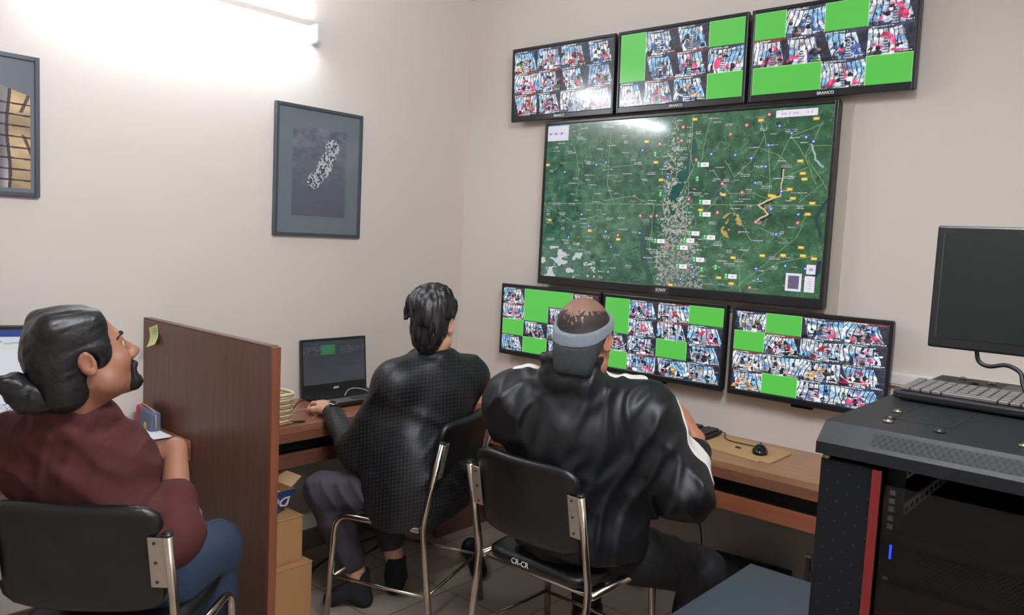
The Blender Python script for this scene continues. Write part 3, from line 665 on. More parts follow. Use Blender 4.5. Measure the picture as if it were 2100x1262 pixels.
t = thing('marker_pen', 'short black pen on the desk edge beside the woven basket', 'pen', (0.41, -1.335, DZ+.005), math.radians(70))
MB().tube([(-.03, 0, 0), (.02, 0, 0)], .0042, 10).build('barrel', M_black, t); MB().tube([(.0202, 0, 0), (.034, 0, 0)], .0046, 10).build('cap', M_dark, t)

# ------------------------------------------------------------------ keyboard, mouse, cardboard on the right desk
def keyboard(label, loc, rotz, Wk, Dk, rows, cols, tilt=3, keym=None):
    t = thing('keyboard', label, 'keyboard', loc, rotz)
    Rk = RX(math.radians(tilt))
    MB().box((-Wk/2, -Dk/2, 0.004), (Wk/2, Dk/2, 0.022), 0.005, Rk).build('case', M_black, t)
    kb = MB(); px = (Wk-.02)/cols; py = (Dk-.02)/rows; g1, g2 = int(cols*.67), int(cols*.82); kbs = [kb, MB(), MB()]
    for r in range(rows):
        for c in range(cols):
            if c in (g1, g2): continue
            kb = kbs[0 if c < g1 else (1 if c < g2 else 2)]
            if r == rows-1 and 3 < c < 9:
                if c == 4: kb.box((-Wk/2+.01+c*px+.001, Dk/2-.01-(r+1)*py+.001, .0222), (-Wk/2+.01+9*px-.001, Dk/2-.01-r*py-.001, .030), .0015, Rk, seg=1)
                continue
            kb.box((-Wk/2+.01+c*px+.0012, Dk/2-.01-(r+1)*py+.0012, .0222), (-Wk/2+.01+(c+1)*px-.0012, Dk/2-.01-r*py-.0012, .030), .0018, Rk, seg=1)
    for nm_, q in zip(('letter_keys', 'cursor_keys', 'number_keys'), kbs): q.build(nm_, keym or M_dark, t)
    return t
keyboard('black keyboard on the tan desk beside the brown cardboard', (1.462, -0.105, DZ), math.radians(-3), 0.44, 0.145, 6, 22)
M_card = mat('brown cardboard', (196, 158, 112), .75, noise=(12, .06))
t = thing('cardboard_sheet', 'flat brown cardboard sheet under the computer mouse', 'cardboard', (1.85, -0.185, DZ))
MB().prism([(-.165, -.06), (-.14, -.06), (-.14, -.095), (.125, -.145), (.125, -.125), (.165, -.13), (.165, .08), (.14, .11), (.0, .125), (-.16, .155)], .0008, .004).build('sheet', M_card, t)
t = thing('computer_mouse', 'black wired computer mouse on the brown cardboard', 'mouse', (1.925, -0.20, DZ+.004), math.radians(20))
mb = MB(); mb.ball((0, 0, 0.004), (0.031, 0.052, 0.032), n=24)
for v_ in list(mb.bm.verts):
    if v_.co.z < 0.001: v_.co.z = 0.001
o = mb.build('shell', M_black_gloss, t)
MB().tube([(0, .018, .0345), (0, .034, .0285)], .0045, 10).build('scroll_wheel', M_dark, t)
cable('mouse_cable', 'thin black cable from the keyboard across the cardboard to the mouse', [(1.672, -0.05, DZ+.02), (1.70, -0.045, DZ+.013), (1.715, -0.085, DZ+.008), (1.76, -0.125, DZ+.008), (1.83, -0.13, DZ+.008), (1.88, -0.135, DZ+.009), (1.905, -0.152, DZ+.012)], .002, M_cab)
tag(MB().box((-0.011, -0.004, 0), (0.011, 0.004, 0.006), 0.002, T(1.832, -0.20, DZ+.0042)).build('usb_stick', M_black), 'tiny black memory stick on the cardboard left of the mouse', 'memory stick')
# ------------------------------------------------------------------ server rack
M_rk = mat('black powder coated steel', (24, 26, 29), 0.5, spec=.22, bump=(400, .04)); M_rkd = mat('dark rack interior', (13, 13, 15), 0.6)
M_vent = dots('vented steel', (25, 27, 31), (3, 3, 4), 0.0115, 0.27, 0.6); M_perf = dots('punched steel with painted glints', (17, 20, 24), (50, 54, 58), 0.036, 0.05, 0.5)  # pale door dots are glints painted on the edges of the punched holes
M_grille = dots('honeycomb grille', (84, 80, 88), (8, 8, 10), 0.009, 0.33, 0.45)
M_red2 = mat('red edge strip', (112, 24, 24), .45); M_rail = mat('pale zinc rail', (226, 222, 206), .5)
M_hole = mat('rail hole', (12, 12, 13), .8); M_blue = mat('blue indicator lamp', (40, 60, 220), .4, emit=((50, 80, 255), 2.2))
mg = bpy.data.materials.new('smoked glass'); mg.use_nodes = True; nt = mg.node_tree
for n_ in list(nt.nodes):
    if n_.type == 'BSDF_PRINCIPLED': nt.nodes.remove(n_)
tr = nt.nodes.new('ShaderNodeBsdfTransparent'); tr.inputs[0].default_value = (0.72, 0.70, 0.73, 1)
gl_ = nt.nodes.new('ShaderNodeBsdfGlossy'); gl_.inputs['Roughness'].default_value = 0.05; gl_.inputs[0].default_value = (.9, .9, .9, 1)
fr = nt.nodes.new('ShaderNodeFresnel'); fr.inputs[0].default_value = 1.35; ms = nt.nodes.new('ShaderNodeMixShader')
nt.links.new(fr.outputs[0], ms.inputs[0]); nt.links.new(tr.outputs[0], ms.inputs[1]); nt.links.new(gl_.outputs[0], ms.inputs[2])
nt.links.new(ms.outputs[0], nt.nodes['Material Output'].inputs[0])
RKX, RKY, RKZ, RKW, RKD = 2.688, -1.725, 1.255, 0.60, 0.90
k = thing('server_rack', 'tall black server rack with a smoked glass door, at the right edge', 'server rack', (RKX, RKY, 0))
MB().box((0, 0.03, 0.0), (0.012, RKD, 1.20), 0.001).build('side_panel', M_rk, k)
MB().box((RKW-0.012, 0.03, 0.0), (RKW, RKD, 1.20), 0.001).build('side_panel', M_rk, k)
MB().box((0.0125, RKD-0.012, 0.0), (RKW-0.0125, RKD, 1.20), 0).build('back_panel', M_rkd, k)
MB().box((0.0125, 0.03, 0.0), (RKW-0.0125, RKD-0.0125, 0.06), 0).build('bottom_panel', M_rkd, k)
# cap: folded sheet with a sloping vented face
mb = MB(); prof = [(-0.012, 1.2005), (-0.012, 1.222), (0.030, 1.255), (RKD, 1.255), (RKD, 1.2005)]
mb._add([(-0.006, y, z) for y, z in prof]+[(RKW+0.006, y, z) for y, z in prof], [[4, 3, 2, 1, 0], [5, 6, 7, 8, 9]]+[[i, (i+1) % 5, 5+(i+1) % 5, 5+i] for i in range(5)])
mb.build('top_cover', M_rk, k)
mb = MB(); a0, a1 = .22, .80
mb._add([(x, -0.0124+.042*a, 1.222+.033*a+.0004) for x in (0.085, RKW-.03) for a in (a0, a1)], [[0, 2, 3, 1]]); mb.build('vent_strip', M_vent, k)
for i, (x, y) in enumerate(((.072, .155), (.064, .235), (.080, .115), (.17, .105), (.30, .11), (.45, .12), (.09, .80), (.05, .87), (.12, .845), (.06, .7), (.22, .80), (.30, .845))):
    MB().lathe([(.0, 1.255), (.010, 1.255), (.010, 1.2575), (.006, 1.261), (.0, 1.2615)], 12, T(x, y, 0)).build('screw', M_screw if i % 3 else M_black, k)
mb = MB(); mb.box((0.075, 0.16, 1.2552), (0.1775, 0.1635, 1.2558)); mb.box((0.175, 0.16, 1.2552), (0.178, 0.5, 1.2558)); mb.box((0.075, 0.16, 1.2552), (0.078, 0.5, 1.2558)); mb.build('cover_seam', M_hole, k)
mb = MB(); mb.box((0.085, 0.70, 1.2552), (0.30, 0.703, 1.2558)); mb.box((0.30, 0.55, 1.2552), (0.303, 0.703, 1.2558)); mb.build('cover_seam', M_hole, k)
# door: punched frame, red strips, smoked pane
dr = MB().box((0.002, -0.004, 0.03), (0.097, 0.022, 1.192), 0.003).build('door', M_perf, k)
d2 = MB().box((RKW-0.097, -0.004, 0.03), (RKW-0.002, 0.022, 1.192), 0.003).build('door_frame', M_perf, dr)
MB().box((0.0975, 0.0, 0.03), (RKW-0.0975, 0.018, 0.10), 0.002).build('door_frame', M_perf, dr)
MB().box((0.094, -0.009, 0.03), (0.110, -0.0042, 1.190), 0.001).build('red_strip', M_red2, dr)
MB().box((RKW-0.110, -0.009, 0.03), (RKW-0.094, -0.0042, 1.190), 0.001).build('red_strip', M_red2, dr)
MB().box((0.098, 0.004, 0.101), (RKW-0.098, 0.009, 1.165), 0.0008).build('glass_pane', mg, dr)
MB().tube([(0.012, -0.002, 1.192), (0.012, -0.002, 1.2)], .007, 10).build('hinge', M_screw, dr)
for x, s in ((0.103, 1), (RKW-0.103, -1)):
    r_ = MB().box((x if s > 0 else x-.03, 0.06, 0.07), (x+.03 if s > 0 else x, 0.063, 1.196), 0.0).build('mounting_rail', M_rkd, k)
    mb = MB()
    for i in range(66):
        z = 0.10+i*0.0159+(.0 if i % 3 else .001); mb.box((x+s*.006-.0005*s, 0.0585, z), (x+s*.015, 0.0598, z+.0095))
    mb.build('rail_square', M_rail, r_)
for x, z in ((0.125, 1.185), (0.125, 1.115), (0.125, 1.02), (RKW-0.15, 1.185), (RKW-0.15, 1.1)):
    r_ = MB().box((x, 0.075, z-.022), (x+.004, RKD-.05, z), 0).build('side_bar', M_rail, k, 'pale slotted side bar')
    mb = MB()
    for i in range(22): mb.box((x+.0042, 0.09+i*.035, z-.016), (x+.0046, 0.108+i*.035, z-.007)); mb.box((x-.0006, 0.09+i*.035, z-.016), (x-.0002, 0.108+i*.035, z-.007))
    mb.build('slot', M_hole, r_)
def unit(name, z0, z1, label, dep, grille=None, led=False):
    u = thing(name, label, 'server', (RKX+0.106, RKY+0.05, z0)); Wd = RKW-0.212; hh = z1-z0
    MB().box((0.0, 0.004, 0.0), (Wd, dep, hh), 0.002).build('chassis', M_rkd, u)
    MB().box((-0.002, -0.006, 0.0), (Wd+.002, 0.0035, hh), 0.002).build('front_panel', M_rkd, u)
    if grille: MB().box((grille[0], -0.0085, grille[1]), (Wd-.04, -0.0062, grille[2]), 0).build('grille', M_grille, u)
    if led: MB().box((0.0145, -0.0088, led[0]), (0.0185, -0.0062, led[1]), .0008).build('indicator_lamp', M_blue, u, 'glowing blue indicator lamp')
    return u
unit('rack_server', 0.985, 1.07, 'black server with a honeycomb grille and blue lamp inside the rack', 0.55, (0.055, .016, .062), (0.036, .063))
unit('rack_server', 0.80, 0.975, 'plain black server in the rack below the one with the blue lamp', 0.55)
unit('rack_server', 0.40, 0.78, 'tall black equipment block at the bottom of the rack', 0.6)

# monitor, keyboard on the rack
t = thing('monitor', 'switched-off black monitor standing on the server rack', 'monitor', (2.951, -1.075, RKZ))
MB().box((-0.255, 0.0, 0.098), (0.255, 0.028, 0.392), 0.005).build('casing', M_black, t)
MB().box((-0.236, -0.0012, 0.124), (0.236, 0.001, 0.374), 0.0).build('screen', mat('dark switched-off screen', (22, 26, 24), 0.55, spec=.3), t)
MB().box((-0.24, -0.0016, 0.122), (-0.2365, 0.001, 0.376), 0.0).build('screen_edge', M_dark, t)
MB().box((-0.03, 0.029, 0.012), (0.03, 0.055, 0.22), 0.005).build('stand_neck', M_black, t)
MB().box((-0.10, -0.05, 0.0), (0.12, 0.14, 0.012), 0.005).build('stand_base', M_black, t)
cable('monitor_cable', 'thick black cable hanging out below the switched-off monitor', [(2.80, -1.06, RKZ+.103), (2.807, -1.06, RKZ+.075), (2.83, -1.065, RKZ+.066), (2.865, -1.07, RKZ+.074), (2.895, -1.08, RKZ+.062), (2.905, -1.09, RKZ+.035), (2.93, -1.10, RKZ+.007), (3.02, -1.05, RKZ+.007)], .005, M_cab)
M_keyg = mat('grey keycaps', (98, 96, 93), .5)
keyboard('grey black keyboard lying on top of the server rack', (2.93, -1.27, RKZ+0.003), math.radians(-1), 0.455, 0.165, 6, 21, 2, M_keyg)

# ------------------------------------------------------------------ low cabinet in front of the rack
M_slate = mat('slate grey laminate', (56, 64, 74), 0.42, noise=(14, .05), bump=(160, .03))
t = thing('low_cabinet', 'low slate grey cabinet with a plain top, left of the server rack', 'cabinet', (2.262, -1.0, 0))
MB().box((0, -1.02, 0.622), (0.41, 0.0, 0.645), .002).build('top', M_slate, t)
MB().box((0.012, -1.01, 0.0), (0.398, -0.012, 0.6215), .002).build('carcass', M_slate, t)
MB().box((0.0, -1.0, 0.04), (0.0118, -0.515, 0.615), .001).build('door', M_slate, t)
MB().box((0.0, -0.505, 0.04), (0.0118, -0.02, 0.615), .001).build('door', M_slate, t)
MB().tube([(-.012, -.56, .3), (-.012, -.56, .42)], .005, 8).build('handle', M_chrome, t)
# things on the floor by the wall
M_bx = mat('black cardboard', (30, 30, 36), .5)
t = thing('equipment_case', 'black equipment case on the floor against the wall behind the low cabinet', 'case', (1.88, -0.20, 0), math.radians(6))
MB().box((-0.16, -0.15, 0), (0.16, 0.15, 0.235), .004).build('body', M_bx, t)
MB().box((-0.165, -0.155, 0.2355), (0.165, 0.155, 0.262), .004).build('lid', M_bx, t)
MB().box((-0.004, -0.154, 0.2622), (0.004, 0.154, 0.2632), 0).build('lid_seam', M_dark, t)
M_alu = mat('dull aluminium profile', (112, 108, 106), .45, metal=.6)
t = thing('metal_bracket', 'dull grey upright bracket leaning on the wall under the desk', 'bracket', (2.13, -0.14, 0))
MB().box((-0.012, -0.003, 0), (0.006, 0.012, 0.38), .001).build('rail', M_alu, t); MB().box((0.03, -0.003, 0), (0.044, 0.012, 0.36), .001).build('rail', M_alu, t); MB().box((0.0061, 0.0, 0.30), (0.0299, 0.006, 0.33), 0).build('cross_piece', M_alu, t)
MB().box((-0.014, -0.008, 0.3801), (0.010, 0.014, 0.392), .002).build('end_cap', M_white, t, 'white end cap')
t = thing('computer_tower', 'narrow black computer tower standing upright under the desk', 'computer', (2.235, -0.16, 0))
MB().box((-0.022, -0.10, 0), (0.022, 0.10, 0.42), .006).build('case', M_black, t); MB().box((-0.018, -0.104, 0.02), (0.018, -0.1002, 0.41), .002).build('front_panel', M_black_gloss, t)
cable('hanging_cable', 'thin black cable hanging below the tan desk behind the elbow', [(1.60, -0.11, 0.612), (1.60, -0.10, .48), (1.606, -.08, .40), (1.625, -.06, .32), (1.63, -.05, .2), (1.63, -.045, .12)], .003, M_cab)
cable('floor_cable', 'black cable lying on the floor along the left wall', [(0.05, -0.25, .005), (0.10, -0.5, .005), (0.12, -0.8, .005), (0.2, -1.05, .005), (0.34, -1.25, .005), (0.5, -1.34, .005)], .004, M_cab)

# ------------------------------------------------------------------ cartons under the desk
M_ct = mat('brown carton board', (182, 138, 92), .75, noise=(8, .08)); M_ct2 = mat('pale carton edge', (206, 172, 128), .75); M_tape = mat('old tape', (150, 112, 72), .35)
def carton(label, loc, rotz, L, Wd, Hh, group):
    t = thing('cardboard_box', label, 'box', loc, rotz, group)
    MB().box((-Wd/2, -L/2, 0), (Wd/2, L/2, Hh-.006), .003).build('body', M_ct, t)
    f = MB().box((-Wd/2+.002, -L/2-.001, Hh-.0055), (-.004, L/2+.001, Hh-.001), .001); f.build('flap', M_ct, t)
    MB().box((.004, -L/2-.001, Hh-.005), (Wd/2+.002, L/2+.001, Hh), .001, T(0, 0, 0)).build('flap', M_ct, t)
    MB().box((Wd/2+.0002, -L/2+.05, Hh*.30), (Wd/2+.0012, -L/2+.09, Hh*.62), 0).build('printed_mark', M_tape, t)
    MB().box((-.02, -L/2-.0012, Hh*.6), (.02, -L/2-.0002, Hh-.002), 0).build('tape', M_tape, t)
    return t
gb = 'brown cartons stacked under the desk'
carton('larger brown cardboard box, lowest of the stack under the desk', (0.415, -1.555, 0), math.radians(2), .36, .37, .235, gb)
carton('smaller brown cardboard box, in the stack directly under the blue carton', (0.39, -1.565, 0.2355), math.radians(1), .34, .34, .185, gb)
M_bl = mat('blue printed carton', (36, 62, 128), .5); M_ctd = mat('brown carton inside', (160, 112, 62), .8)
t = thing('open_carton', 'blue open carton with white lettering on top of the stacked cardboard boxes', 'carton', (0.40, -1.565, 0.4215), math.radians(2))
mb = MB(); lo = [(-.09, -.13), (.09, -.13), (.09, .10), (-.09, .10)]; hi_ = [(-.125, -.19), (.135, -.19), (.135, .15), (-.125, .15)]; z1 = .105
th = .004
inn = lambda P: [(x-(th if x > 0 else -th), y-(th if y > 0 else -th)) for x, y in P]
V = [(x, y, 0) for x, y in lo]+[(x, y, z1) for x, y in hi_]+[(x, y, z1) for x, y in inn(hi_)]+[(x, y, th) for x, y in inn(lo)]
F = [[3, 2, 1, 0], [12, 13, 14, 15]]+[[i, (i+1) % 4, 4+(i+1) % 4, 4+i] for i in range(4)]+[[4+i, 4+(i+1) % 4, 8+(i+1) % 4, 8+i] for i in range(4)]+[[8+i, 8+(i+1) % 4, 12+(i+1) % 4, 12+i] for i in range(4)]
mb._add(V, F)
for f in mb.bm.faces: f.material_index = 1 if all(v.co.z > .003 for v in f.verts) and max(abs(v.co.x) for v in f.verts) < .132 else 0
mb.build('tray', [M_bl, M_ctd], t)
fl = MB(); fl.box((-.1, 0, 0), (.11, .06, .003), 0, T(0, .146, z1-.002) @ RX(math.radians(38))); fl.build('flap', M_ct2, t)
fl = MB(); fl.box((-.08, -.11, 0), (.02, -.02, .06), .002, T(0, 0, .03) @ RZ(.2)); fl.build('inner_packing', M_ct, t)
fl = MB(); fl.box((.0, .01, 0), (.085, .11, .065), .002, T(0, 0, .03) @ RZ(-.1)); fl.build('inner_packing', M_ct2, t)
Ms = Matrix.Translation((.1155, .092, .056)) @ RZ(math.pi/2) @ RX(math.pi/2+math.atan2(.045, .105)) @ Matrix.Rotation(math.pi, 4, 'Z')
text_part('lettering', 'Do', .066, Ms @ T(0.0, 0.0, 0.0012), M_white, t, .0012)

# ------------------------------------------------------------------ chairs
def arc(p, a, b, r, n=6):
    """corner at p rounded between directions towards a and b"""
    p, a, b = Vector(p), Vector(a), Vector(b); u = (a-p).normalized(); v = (b-p).normalized()
    s, e = p+u*r, p+v*r
    return [(s*(1-t)**2+p*2*t*(1-t)+e*t*t) for t in [i/n for i in range(n+1)]]
def make_chair(loc, rotz, label, lettering=None):
    t = thing('chair', label, 'chair', loc, rotz, 'black chrome framed chairs'); R_ = 0.0125
    for s in (-1, 1):
        x = s*0.235
        top = (x, -0.070, 0.80); kn = (x, 0.0, 0.475); ft = (x, -0.055, 0.0)
        MB().tube([top]+arc(kn, top, ft, .04)+[ft], R_, 12).build('rear_leg', M_chrome, t)
        fe = (x, 0.415, 0.0); co = (x, 0.385, 0.455); bk = (x, 0.013, 0.455)
        MB().tube([fe]+arc(co, fe, bk, .07, 8)+[bk], R_, 12).build('front_leg', M_chrome, t)
        MB().tube([(x, -.027, .20), (x, .395, .20)], .007, 8).build('stretcher', M_chrome, t)
        MB().tube([top, (x, -.0712, .806)], .0135, 12).build('tube_cap', M_black, t)
        pl = MB().box((min(x-s*.008, x-s*.048), -.004, .655), (max(x-s*.008, x-s*.048), .000, .795), .001, T(0, -.058, 0) @ T(0, 0, .72) @ RX(math.radians(11)) @ T(0, 0, -.72)).build('bracket', M_plate, t)
        for z in (.67, .725, .78):
            MB().lathe([(0, 0), (.0045, 0), (.003, .003), (0, .003)], 10, T(0, -.062, 0) @ T(0, 0, .72) @ RX(math.radians(11)) @ T(x-s*.032, 0, z-.72) @ RX(math.pi/2)).build('screw', M_black, pl)
    MB().tube([(-.235, -.027, .20), (.235, -.027, .20)], .007, 8).build('stretcher', M_chrome, t)
    MB().tube([(-.235, .39, .20), (.235, .39, .20)], .007, 8).build('stretcher', M_chrome, t)
    MB().tube([(-.235, .03, .448), (.235, .03, .448)], .007, 8).build('stretcher', M_chrome, t)
    # padded backrest, slightly curved across
    def pad(W_, D_, H_, nx, nz, curve, rc):
        """soft rounded pad in local xz, thickness along y"""
        V, F = [], []
        def rr(u, v):   # superellipse outline -> square to rounded square
            return u, v
        pts = []
        n = 44
        ring = []
        for i in range(n):
            a = 2*math.pi*i/n; c, s_ = math.cos(a), math.sin(a); q = (abs(c)**rc+abs(s_)**rc)**(-1/rc); ring.append((c*q, s_*q))
        levels = [(-1, .0), (-1, .55), (-1, .86), (-.82, .95), (-.45, .99), (0, 1.0), (.45, .99), (.82, .95), (1, .86), (1, .55), (1, .0)]
        for dy, sc_ in levels:
            for (c, s_) in ring:
                x = c*W_/2*sc_; z = s_*H_/2*sc_; V.append((x, dy*D_/2+curve*(x/(W_/2))**2, z))
        for l in range(len(levels)-1):
            for i in range(n): F.append([l*n+i, l*n+(i+1) % n, (l+1)*n+(i+1) % n, (l+1)*n+i])
        return V, F
    V, F = pad(.435, .034, .30, 0, 0, .022, 7)
    mb = MB(); mb._add(V, F, T(0, -.052, .722) @ RX(math.radians(11)), 0, True); mb.build('backrest', M_leather, t)
    V, F = pad(.43, .046, .42, 0, 0, .0, 8)
    mb = MB(); mb._add(V, F, T(0, .205, .489) @ RX(math.radians(-88)), 0, True); mb.build('seat', M_leather, t)
    if lettering:
        text_part('seat_lettering', lettering, .026, T(-.045, -.0065, .484) @ RX(math.radians(84)), M_white, t, .0002)
    return t
make_chair((1.602, -1.212, 0), 0.0, 'black chair with chrome tube frame behind the man with the headband', 'CR-CR')
# second and third chair: same frame, other places
def chair_at(P_left_top, face, label):
    f = Vector(face).normalized(); r = Vector((f.y, -f.x)); o = Vector(P_left_top)+r*0.235+f*0.07
    return make_chair((o.x, o.y, 0), math.atan2(-f.x, f.y), label)
chair_at((1.136, -1.190), (-.94, -.34), 'black chair with chrome frame under the man in the checked blazer')
chair_at((0.986, -2.625), (-.66, .75), 'black chair behind the man in the burgundy shirt, at the left edge')

# shoe lying on the floor, disc under the desk
M_shoe = mat('black shoe', (22, 22, 26), .4)
# ------------------------------------------------------------------ people: bodies and clothes as smooth implicit surfaces
def nv(v): return np.array(v, float)
def unit_(v): v = nv(v); return v/np.linalg.norm(v)
_LAT = np.random.RandomState(77).rand(32, 32, 32).astype(np.float32)
def n3(P, f):
    """smooth 3d value noise, f = frequency per axis"""
    q = P*np.asarray(f, np.float32); i = np.floor(q).astype(np.int32); t = q-i; t = t*t*(3-2*t)
    i0 = i & 31; i1 = (i+1) & 31; L = _LAT
    def g(a, b, c): return L[a[..., 0], b[..., 1], c[..., 2]]
    x, y, z = t[..., 0], t[..., 1], t[..., 2]
    return (((g(i0, i0, i0)*(1-x)+g(i1, i0, i0)*x)*(1-y)+(g(i0, i1, i0)*(1-x)+g(i1, i1, i0)*x)*y)*(1-z)
            + ((g(i0, i0, i1)*(1-x)+g(i1, i0, i1)*x)*(1-y)+(g(i0, i1, i1)*(1-x)+g(i1, i1, i1)*x)*y)*z)
def C(a, b, ra, rb=None, k=.02, neg=False): return dict(t='c', a=nv(a), b=nv(b), ra=ra, rb=ra if rb is None else rb, k=k, neg=neg)
def S(c, r, k=.02, neg=False): return C(c, c, r, r, k, neg)
def E(c, r, R=None, k=.02, neg=False): return dict(t='e', c=nv(c), r=nv(r), R=np.eye(3) if R is None else np.array(R), k=k, neg=neg)
def B(c, hf, R=None, rad=.02, k=.02, neg=False): return dict(t='b', c=nv(c), r=nv(hf), R=np.eye(3) if R is None else np.array(R), rad=rad, k=k, neg=neg)
def infl(ps, e):
    o = []
    for p in ps:
        p = dict(p)
        if p['t'] == 'c': p['ra'] += e; p['rb'] += e
        else: p['r'] = p['r']+e
        o.append(p)
    return o
def ring(c, n, r, tube, k=.012, e=(1, 1), x=None, m=14):
    """closed hoop of capsules round axis n; e = radii along x and y of the hoop"""
    n = unit_(n); x = unit_(nv(x)-n*np.dot(x, n)) if x is not None else unit_(np.cross(n, (0.3, 0.9, 0.2))); y = np.cross(n, x)
    P = [nv(c)+r*(e[0]*x*math.cos(2*math.pi*i/m)+e[1]*y*math.sin(2*math.pi*i/m)) for i in range(m)]
    return [C(P[i], P[(i+1) % m], tube, tube, k) for i in range(m)]
def bounds(p):
    if p['t'] == 'c':
        r = max(p['ra'], p['rb']); return np.minimum(p['a'], p['b'])-r, np.maximum(p['a'], p['b'])+r
    r = np.linalg.norm(p['r']) if p['t'] == 'b' else p['r'].max()
    return p['c']-r, p['c']+r
def dist(p, P):
    if p['t'] == 'c':
        ba = p['b']-p['a']; pa = P-p['a'].astype(np.float32); L = float(ba@ba)
        if L < 1e-12: return np.sqrt((pa**2).sum(-1))-p['ra']
        t = np.clip((pa@ba.astype(np.float32))/L, 0, 1)
        return np.sqrt(((pa-t[..., None]*ba.astype(np.float32))**2).sum(-1))-(p['ra']+(p['rb']-p['ra'])*t)
    q = (P-p['c'].astype(np.float32))@p['R'].T.astype(np.float32)
    if p['t'] == 'e':
        k0 = np.sqrt(((q/p['r'].astype(np.float32))**2).sum(-1)); k1 = np.sqrt(((q/(p['r']**2).astype(np.float32))**2).sum(-1))
        return k0*(k0-1)/np.maximum(k1, 1e-6)
    d = np.abs(q)-(p['r']-p['rad']).astype(np.float32)
    return np.sqrt((np.maximum(d, 0)**2).sum(-1))+np.minimum(d.max(-1), 0)-p['rad']
def field(prims, lo, n, h):
    F = np.full(n, .25, np.float32)
    for p in prims:
        a, b = bounds(p); pad = p['k']+3*h+.012
        i0 = np.maximum(np.floor((a-pad-lo)/h).astype(int), 0); i1 = np.minimum(np.ceil((b+pad-lo)/h).astype(int)+1, n)
        if (i1 <= i0).any(): continue
        ax = [(lo[q]+h*np.arange(i0[q], i1[q])).astype(np.float32) for q in range(3)]
        P = np.stack(np.meshgrid(*ax, indexing='ij'), -1); d = dist(p, P); sl = tuple(slice(i0[q], i1[q]) for q in range(3)); f = F[sl]; k = p['k']
        if p['neg']:
            hh = np.maximum(k-np.abs(f+d), 0)/max(k, 1e-6); F[sl] = np.maximum(f, -d)+hh*hh*k*.25
        else:
            hh = np.maximum(k-np.abs(f-d), 0)/max(k, 1e-6); F[sl] = np.minimum(f, d)-hh*hh*k*.25
    return F
def nets(F, lo, h):
    s = F < 0; n = np.array(F.shape)
    cnt = np.zeros(n-1, np.int8)
    for dx in (0, 1):
        for dy in (0, 1):
            for dz in (0, 1): cnt += s[dx:n[0]-1+dx, dy:n[1]-1+dy, dz:n[2]-1+dz]
    I = np.argwhere((cnt > 0) & (cnt < 8)); ids = np.full(n-1, -1, np.int32); ids[tuple(I.T)] = np.arange(len(I))
    cs = [(a, b, c) for a in (0, 1) for b in (0, 1) for c in (0, 1)]
    v = {c: F[I[:, 0]+c[0], I[:, 1]+c[1], I[:, 2]+c[2]] for c in cs}
    acc = np.zeros((len(I), 3)); num = np.zeros(len(I))
    for a in cs:
        for q in range(3):
            if a[q] == 0:
                b = list(a); b[q] = 1; b = tuple(b); k = (v[a] < 0) != (v[b] < 0)
                t = np.where(k, v[a]/np.where(k, v[a]-v[b], 1), 0); pnt = np.array(a, float)[None].repeat(len(I), 0); pnt[:, q] += t
                acc[k] += pnt[k]; num[k] += 1
    V = (I+acc/num[:, None])*h+lo
    Q = []
    for q in range(3):
        a, b = (q+1) % 3, (q+2) % 3
        s0 = np.take(s, range(0, n[q]-1), q); s1 = np.take(s, range(1, n[q]), q)
        E_ = np.argwhere(s0 != s1); E_ = E_[(E_[:, a] > 0) & (E_[:, b] > 0) & (E_[:, a] < n[a]-1) & (E_[:, b] < n[b]-1)]
        def cell(da, db):
            c = E_.copy(); c[:, a] += da; c[:, b] += db; return ids[tuple(c.T)]
        quad = np.stack([cell(-1, -1), cell(0, -1), cell(0, 0), cell(-1, 0)], 1)
        flip = ~s0[tuple(E_.T)]; quad[flip] = quad[flip][:, ::-1]; Q.append(quad)
    return V, np.concatenate(Q)
